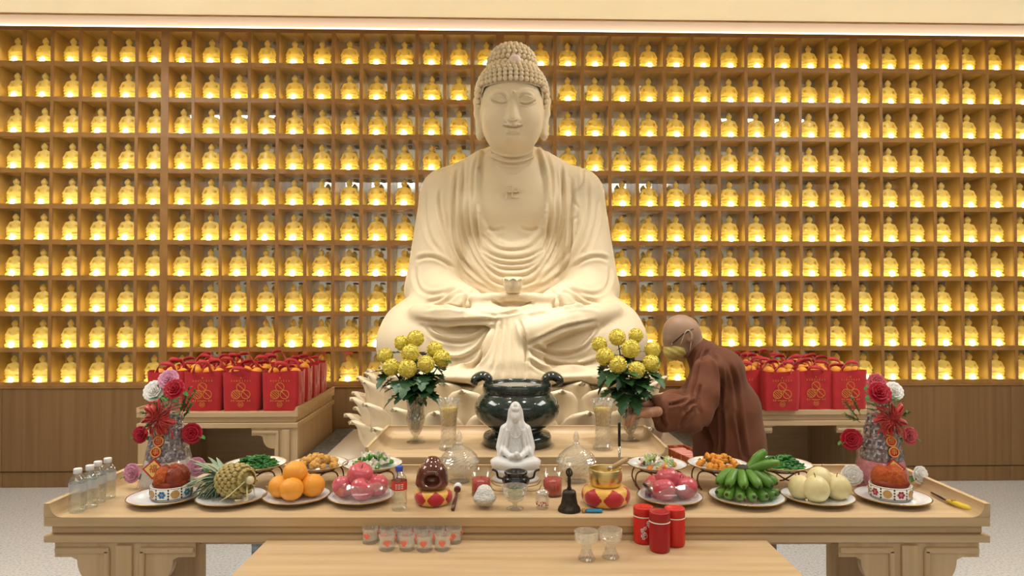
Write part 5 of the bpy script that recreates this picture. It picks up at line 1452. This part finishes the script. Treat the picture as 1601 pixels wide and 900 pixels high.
def tower(px_, py_, label, skirt, tops, sides, bases, flip):
    c = T(px_, py_); t = thing('offering_tower', label, 'tower', c); s_ = 1067/c.y
    def R(z): return .098-.055*min(1, z/.27)
    MB().lathe([(0, 0), (.085, 0), (.088, .006), (.06, .012), (0, .012)], 32).obj('red_base', REDP, t)
    # drum of tissue at the foot
    MB().lathe([(R(z)*.97, z) for z in (.010, .03, .06, .09, .105)], 60, fn=lambda a, i, z: 1+.03*math.cos(22*a)).obj('tissue_skirt', skirt, t)
    # stacked tiers of foil packets
    pk = MB().box((0, 0, 0), (.036, .020, .040), bev=.007).mesh('foil_packet', [FOIL])
    MB().lathe([(R(z)*.78, z) for z in (.10, .16, .22, .27)]+[(0, .275)], 24).obj('inner_core', skirt, t)
    for ti in range(4):
        z = .125+.042*ti; n = int(2*PI*R(z)/.040)
        for k in range(n):
            a = 2*PI*(k+.5*(ti % 2))/n; rr = R(z)*.84
            link('foil_packet', pk, None, t, (rr*math.cos(a), rr*math.sin(a), z), (random.uniform(-.25, .1), random.uniform(-.3, .3), a+PI/2))
    MB().lathe([(R(z)*1.05, z) for z in (.008, .05, .10, .15, .20, .25, .285, .325)], 48, fn=lambda a, i, z: 1+.02*math.cos(9*a+i), caps=False).obj('clear_wrap', WRAP, t)
    for k in range(26):
        a = k*2.39996; zz = .275+.075*(k/26); d = Vector((math.cos(a), math.sin(a)-.3, .5)).normalized()
        link('leaf', ovm, None, t, (.022*math.cos(a), .022*math.sin(a)-.01, zz), d.to_track_quat('Z', 'Y').to_euler())
    # ribbon bow under the flowers
    for k in range(22):
        a = 2*PI*k/22; L = .036+.014*(k % 3)
        P = spline([(0, 0, 0), (L*.6*math.cos(a), -.012, L*.6*math.sin(a)), (L*math.cos(a+.25), -.004, L*math.sin(a+.25)), (L*.35*math.cos(a+.4), -.016, L*.35*math.sin(a+.4))], 10)
        MB().sheet(lambda u, v: (P[int(v*(len(P)-1))][0], P[int(v*(len(P)-1))][1]+(u-.5)*.016, P[int(v*(len(P)-1))][2]+(u-.5)*.012), 1, len(P)-1, .0006).obj('bow_loop', RIBBON, t, (0, -R(.25)-.012, .272))
    for k in range(5):
        x0 = (-.022, -.010, .004, .014, .026)[k]
        MB().sheet(lambda u, v: (x0*(1+v)+(u-.5)*.008+.006*math.sin(6*v+k), -R(.25)-.014-.010*v-.004*math.sin(4*v), .262-(.05+.02*(k % 3))*v), 1, 8, .0006).obj('ribbon_tail', RIBBON, t)
    # three medallions down the front and a diamond charm
    for k, ch in enumerate('心想事'):
        z = .222-.037*k; y = -R(z)*1.05-.008; md = thing_part('medallion', t); md.location = (flip*(.006-.005*k), y, z); md.rotation_euler = (-.20, 0, 0)
        MB().lathe([(0, -.001), (.0165, -.001), (.0165, .001), (0, .001)], 24, M=Matrix.Rotation(PI/2, 4, 'X')).obj('disc', MEDR, md)
        MB().tube([(.0168*math.cos(2*PI*j/24), 0, .0168*math.sin(2*PI*j/24)) for j in range(24)], .0026, 6, closed=True).obj('disc_rim', MEDG, md)
        link('character', text_mesh(ch, .024, MEDG), None, md, (0, -.0016, 0), (PI/2, 0, 0))
    dm = thing_part('diamond_charm', t); dm.location = (-.004, -R(.09)*1.05-.010, .092); dm.rotation_euler = (-.2, 0, 0)
    MB().prism([(-.040, 0), (0, -.036), (.040, 0), (0, .036)], 'y', -.001, .001).obj('charm_card', MEDR, dm)
    MB().prism([(-.032, 0), (0, -.029), (.032, 0), (0, .029)], 'y', -.0018, -.001).obj('charm_inlay', MEDP, dm)
    link('character', text_mesh('福', .030, MEDR), None, dm, (0, -.0022, -.001), (PI/2, 0, 0))
    # flowers
    def at(fx, fy, dy): q = ony(fx, fy, c.y+dy); return q-Vector(c)
    for fx, fy, dy, r, m_, nm in tops+sides+bases:
        q = at(fx, fy, dy); d = Vector((q.x*1.6, -1, .5 if fy < 650 else .15)); blossom(t, nm, q, r*1.22, m_, d, 4 if m_ is not FWHITE else 5, .05)
        a0 = Vector((0, 0, max(.02, min(.28, q.z-.03))))
        MB().tube([a0+Vector((q.x*.2, q.y*.2, 0)), (a0+q)/2, q], .002, 5).obj('flower_stalk', STEMG, t)
        for s2 in (-1, 1):
            dd = Vector((s2*.8+q.x*3, -.4, -.1)).normalized(); link('leaf', ovm, None, t, q+Vector((s2*r*.5, .006, -r*.3)), dd.to_track_quat('Z', 'Y').to_euler())
    return t, at
t, at = tower(262, 762, 'cone tower of foil packets with red and pink flowers beside the water bottles', SKIRTW,
    [(265, 594, -.02, .032, FPINK, 'pink_flower'), (274, 609, -.05, .032, FRED, 'red_rose'), (243, 612, -.02, .034, FWHITE, 'white_flower')],
    [(222, 679, .02, .027, FRED, 'red_rose'), (301, 677, .0, .032, FRED, 'red_rose')],
    [(209, 739, -.01, .030, FPINK, 'pink_flower'), (308, 729, -.02, .029, FPINK, 'pink_flower')], 1)
for a, b_ in (((283, 650), (305, 612)), ((286, 655), (300, 632)), ((240, 650), (219, 645)), ((242, 655), (228, 668)), ((281, 648), (296, 606))): sprig(t, at(*a, -.01), at(*b_, -.01), 20)
t, at = tower(1378, 762, 'cone tower of foil packets with pink tissue and white flowers beside the yellow lighter', SKIRTP,
    [(1370, 600, .01, .032, FCOR, 'coral_flower'), (1373, 615, -.05, .036, FRED, 'red_rose'), (1396, 612, -.01, .030, FWHITE, 'white_flower')],
    [(1330, 686, .0, .033, FRED, 'red_rose'), (1420, 681, .0, .028, FCOR, 'coral_flower')],
    [(1331, 742, -.03, .032, FWHITE, 'white_flower'), (1436, 742, .0, .028, FWHITE, 'white_flower')], -1)
for a, b_ in (((1342, 655), (1320, 628)), ((1345, 660), (1322, 648)), ((1405, 652), (1421, 645)), ((1345, 648), (1332, 622))): sprig(t, at(*a, -.01), at(*b_, -.01), 20)

# ================================================================== carton behind the monk
bx = thing('paper_carton', 'open orange and red printed carton on the dais beside the monk', 'box', (1.045, 4.02, DZ), .25)
CARD = mat('orange_card', 'C8763A', .6, var='E0A860', scale=(20, 60, 20), var2='B8402A')
for sx in (-1, 1): MB().box((sx*.07, 0, .05), (.006, .42, .10)).obj('side_wall', CARD, bx)
for sy in (-1, 1): MB().box((0, sy*.207, .05), (.134, .006, .10)).obj('end_wall', mat('red_card', 'B8281E', .6) if sy < 0 else CARD, bx)
MB().box((0, 0, .003), (.134, .41, .006)).obj('bottom', CARD, bx)
pk_me = MB().box((0, 0, 0), (.11, .05, .03), bev=.005).mesh('packet', [mat('pink_pack', 'D88A80', .4)])
for k in range(6): link('packet', pk_me, None, bx, (0, -.17+.066*k, .075), (0, 0, .05*(k % 3)))
# ================================================================== the monk
ROBE = mat('brown_robe', '6F3D1E', .8, var='5A2E14', scale=(5, 5, 5), sheen=.05); SKIN = mat('skin', 'B08264', .5, var='A87658', scale=(20, 20, 20)); SCALP = mat('shaved_scalp', '85725F', .5, var='A07C62', scale=(9, 9, 9))
MASK = mat('yellow_mask', 'BFAE62', .7); BLK2 = mat('spectacle_frame', '1E1816', .3); LENS = glass('lens', 'F4F4F2', .1)
MY = 3.60
def Mq(px_, py_, dy=0): return ony(px_, py_, MY+dy)
org = Vector((ony(1140, 700, MY).x, MY, 0))
monk = thing('person', 'monk in a brown robe and yellow mask bending to arrange the flower vase', 'person', org)
s = SDF((.55, 3.10, .0), (1.55, 4.0, 1.42), .0085)
P = lambda *a: tuple(Mq(*a))
# trunk, leaning forward (to the left); skirt to the floor
s.chain([P(1098, 556), P(1120, 590), P(1138, 640), P(1140, 700)], [.080, .122, .155, .170], .05, sc=(1, 1.12, 1))
s.chain([P(1140, 690), (org.x+.02, MY, .35), (org.x+.02, MY, .06)], [.178, .20, .22], .05, sc=(1, .95, 1))
s.cone(P(1096, 552, .0), P(1090, 545, 0), .075, .062, .03)
s.ell(P(1128, 572, .0), (.10, .16, .09), .06)                                   # shoulders / upper back
# near arm (towards the camera) with wide sleeve reaching to the vase
s.chain([P(1106, 578, -.15), P(1100, 615, -.20), P(1088, 645, -.24)], [.072, .074, .078], .04)
s.chain([P(1088, 642, -.25), P(1052, 640, -.33), P(1027, 638, -.39)], [.070, .066, .056], .035, sc=(1, .75, 1))
s.box(tuple(Mq(1054, 654, -.335)), (.20, .085, .115), .030, .03, rot=Matrix.Rotation(-.06, 3, 'Y') @ Matrix.Rotation(.36, 3, 'Z'))
s.ell(P(1074, 662, -.29), (.075, .05, .050), .03)
# far arm
s.chain([P(1100, 585, .12), P(1082, 622, .02), P(1052, 630, -.12), P(1022, 634, -.30)], [.070, .066, .060, .050], .035, sc=(1, .8, 1))
# open cuff
s.ell(P(1017, 641, -.40), (.030, .034, .044), .012, 'cut')
W, Fq = s.net(3)
ML = []
def mf(pts, wd=2.6, amp=.010, kind='c'): ML.append((spline(pts, 16), wd, amp, kind))
mf([(1100, 548), (1092, 570), (1086, 600), (1080, 625)], 2.4, .012); mf([(1108, 545), (1102, 556), (1098, 566)], 2.0, .008)
mf([(1112, 555), (1122, 565), (1127, 585), (1128, 610), (1126, 640)], 2.4, .012); mf([(1140, 565), (1150, 600), (1156, 650), (1164, 715)], 3, .009)
mf([(1128, 640), (1130, 680), (1128, 720)], 2.6, .014); mf([(1150, 640), (1158, 680), (1166, 720)], 3, .008); mf([(1100, 665), (1110, 690), (1112, 720)], 3, .010)
mf([(1088, 628), (1076, 632), (1068, 645)], 2.4, .014); mf([(1082, 640), (1070, 655), (1062, 668)], 2.6, .009); mf([(1036, 640), (1034, 652), (1040, 668)], 2.4, .012); mf([(1045, 633), (1060, 630), (1078, 624)], 2, .010)
mf([(1095, 600), (1090, 622), (1092, 645)], 2.6, .010)
W = displace(W, Fq, [(l, w_, a*1.7, k) for l, w_, a, k in ML], -.1)
link('robe', mesh_np('robe', W-np.array(org), Fq), ROBE, monk)
# collar band
MB().tube([Vector(p)-org for p in spline([P(1104, 540, -.055), P(1097, 556, -.10), P(1092, 580, -.13), P(1088, 604, -.15)], 14)], .009, 8, flat=1.6).obj('collar', ROBE, monk)
# head: turned to the left and bowed
hc = Mq(1064, 524); s_ = FPX/MY
h = SDF((hc.x-.17, MY-.14, hc.z-.20), (hc.x+.19, MY+.14, hc.z+.14), .0042)
h.ell(Mq(1066, 518), (.098, .078, .088), 0, rot=Matrix.Rotation(.30, 3, 'Y'))
h.ell(Mq(1058, 532), (.072, .066, .080), .03)
h.ell(Mq(1062, 548), (.052, .056, .042), .03)                 # jaw
h.cone(Mq(1082, 535), Mq(1096, 556), .056, .062, .03)         # neck
h.ell(Mq(1047, 531), (.026, .050, .018), .02)                 # brow
h.cone(Mq(1046, 534), Mq(1048, 545), .013, .016, .012)        # nose
for dy in (-1, 1):
    e_ = Mq(1078, 527, dy*.074); h.ell(e_, (.019, .010, .030), .006, rot=Matrix.Rotation(-.25, 3, 'Y')); h.ell((e_.x-.003, e_.y+dy*.010, e_.z+.002), (.010, .006, .018), .003, 'cut')
W, Fq = h.net(2)
link('head', mesh_np('head', W-np.array(org), Fq), SCALP, monk)
# mask over nose and mouth, with ear loops
mk = SDF((hc.x-.17, MY-.14, hc.z-.20), (hc.x+.12, MY+.14, hc.z+.10), .0042)
mk.ell(Mq(1057, 546), (.068, .070, .056), 0, rot=Matrix.Rotation(-.35, 3, 'Y'))
mk.box((hc.x-.05, MY, Mq(1060, 530).z+.06), (.4, .4, .115), .0, .004, 'cut', rot=Matrix.Rotation(.25, 3, 'Y'))
mk.box((Mq(1082, 545).x+.07, MY, hc.z-.05), (.16, .4, .4), .0, .004, 'cut', rot=Matrix.Rotation(.12, 3, 'Y'))
W, Fq = mk.net(2); N = vnormals(W, Fq); W = W+N*(.0012*np.sin((W[:, 2]*.8+W[:, 0]*.5)*250))[:, None]
link('face_mask', mesh_np('mask', W-np.array(org), Fq), MASK, monk)
for dy in (-1, 1):
    o1, o2, o3, o4 = [Vector(Mq(a, b_, dy*d_))-org for a, b_, d_ in ((1064, 538, .070), (1073, 517, .084), (1081, 522, .084), (1079, 548, .070))]
    MB().tube(spline([tuple(o1), tuple(o2), tuple(o3), tuple(o4)], 16), .0022, 6).obj('ear_loop', mat('loop_white', 'D8C8A8', .6) if dy < 0 else MATS['loop_white'], monk)
    a, b_, c_ = [Vector(Mq(x_, y_, dy*d_))-org for x_, y_, d_ in ((1052, 536, .066), (1068, 522, .080), (1084, 514, .080))]
    MB().tube([a, b_, c_], .0028, 6).obj('temple_arm', BLK2, monk)
    lc_ = Vector(Mq(1048.5, 538, dy*.036))-org
    M_ = Matrix.Translation(lc_) @ Matrix.Rotation(.35, 4, 'Y') @ Matrix.Rotation(PI/2, 4, 'Y')
    MB().tube([(.016*math.cos(2*PI*k/20), .026*math.sin(2*PI*k/20), 0) for k in range(20)], .0018, 6, closed=True, M=M_).obj('spectacle_rim', BLK2 if dy > 0 else SILV, monk)
    MB().lathe([(0, 0), (.0155, 0), (.0155, .001), (0, .001)], 20, sy=1.6, M=M_).obj('lens', LENS, monk)
MB().tube([Vector(Mq(1047.5, 537, d_))-org for d_ in (-.012, 0, .012)], .0018, 6).obj('spectacle_bridge', SILV, monk)
# hands
def hand(wp, dirx, name, spread, seed):
    wv = Vector(wp); hs = SDF(tuple(wv-Vector((.15, .09, .09))), tuple(wv+Vector((.08, .09, .09))), .0036)
    X = Vector(dirx).normalized(); Z = Vector((0, 0, 1)); Y = Z.cross(X).normalized(); Z = X.cross(Y)
    g = lambda a, b_, c_: tuple(wv+X*a+Y*b_+Z*c_)
    hs.cone(g(-.05, 0, 0), g(.01, 0, 0), .024, .023, .01)
    hs.chain([g(.0, -.014, 0), g(.045, -.022, .002)], [.019, .015], .012); hs.chain([g(.0, .014, 0), g(.045, .022, .002)], [.019, .014], .012); hs.cone(g(0, 0, 0), g(.046, 0, .004), .020, .016, .012)
    for k in range(4):
        b0 = -.024+.016*k; L = (.030, .034, .032, .025)[k]; cu = spread
        hs.chain([g(.045, b0, .003), g(.045+L, b0*1.12, -.004-cu*.2), g(.045+L*1.55, b0*1.15, -.020-cu*.5), g(.045+L*1.75, b0*1.1, -.038-cu)], [.0092, .0086, .0078, .0068], .003)
    hs.chain([g(.008, -.022, -.006), g(.030, -.042, -.020), g(.055, -.040, -.034)], [.012, .0105, .008], .005)
    W, Fq = hs.net(1); link(name, mesh_np(name, W-np.array(org), Fq), SKIN, monk)
hand(Mq(1014, 630, -.36), (-.9, -.25, -.05), 'hand', .0, 1)
hand(Mq(1012, 645, -.43), (-.9, -.10, -.10), 'hand', .006, 2)
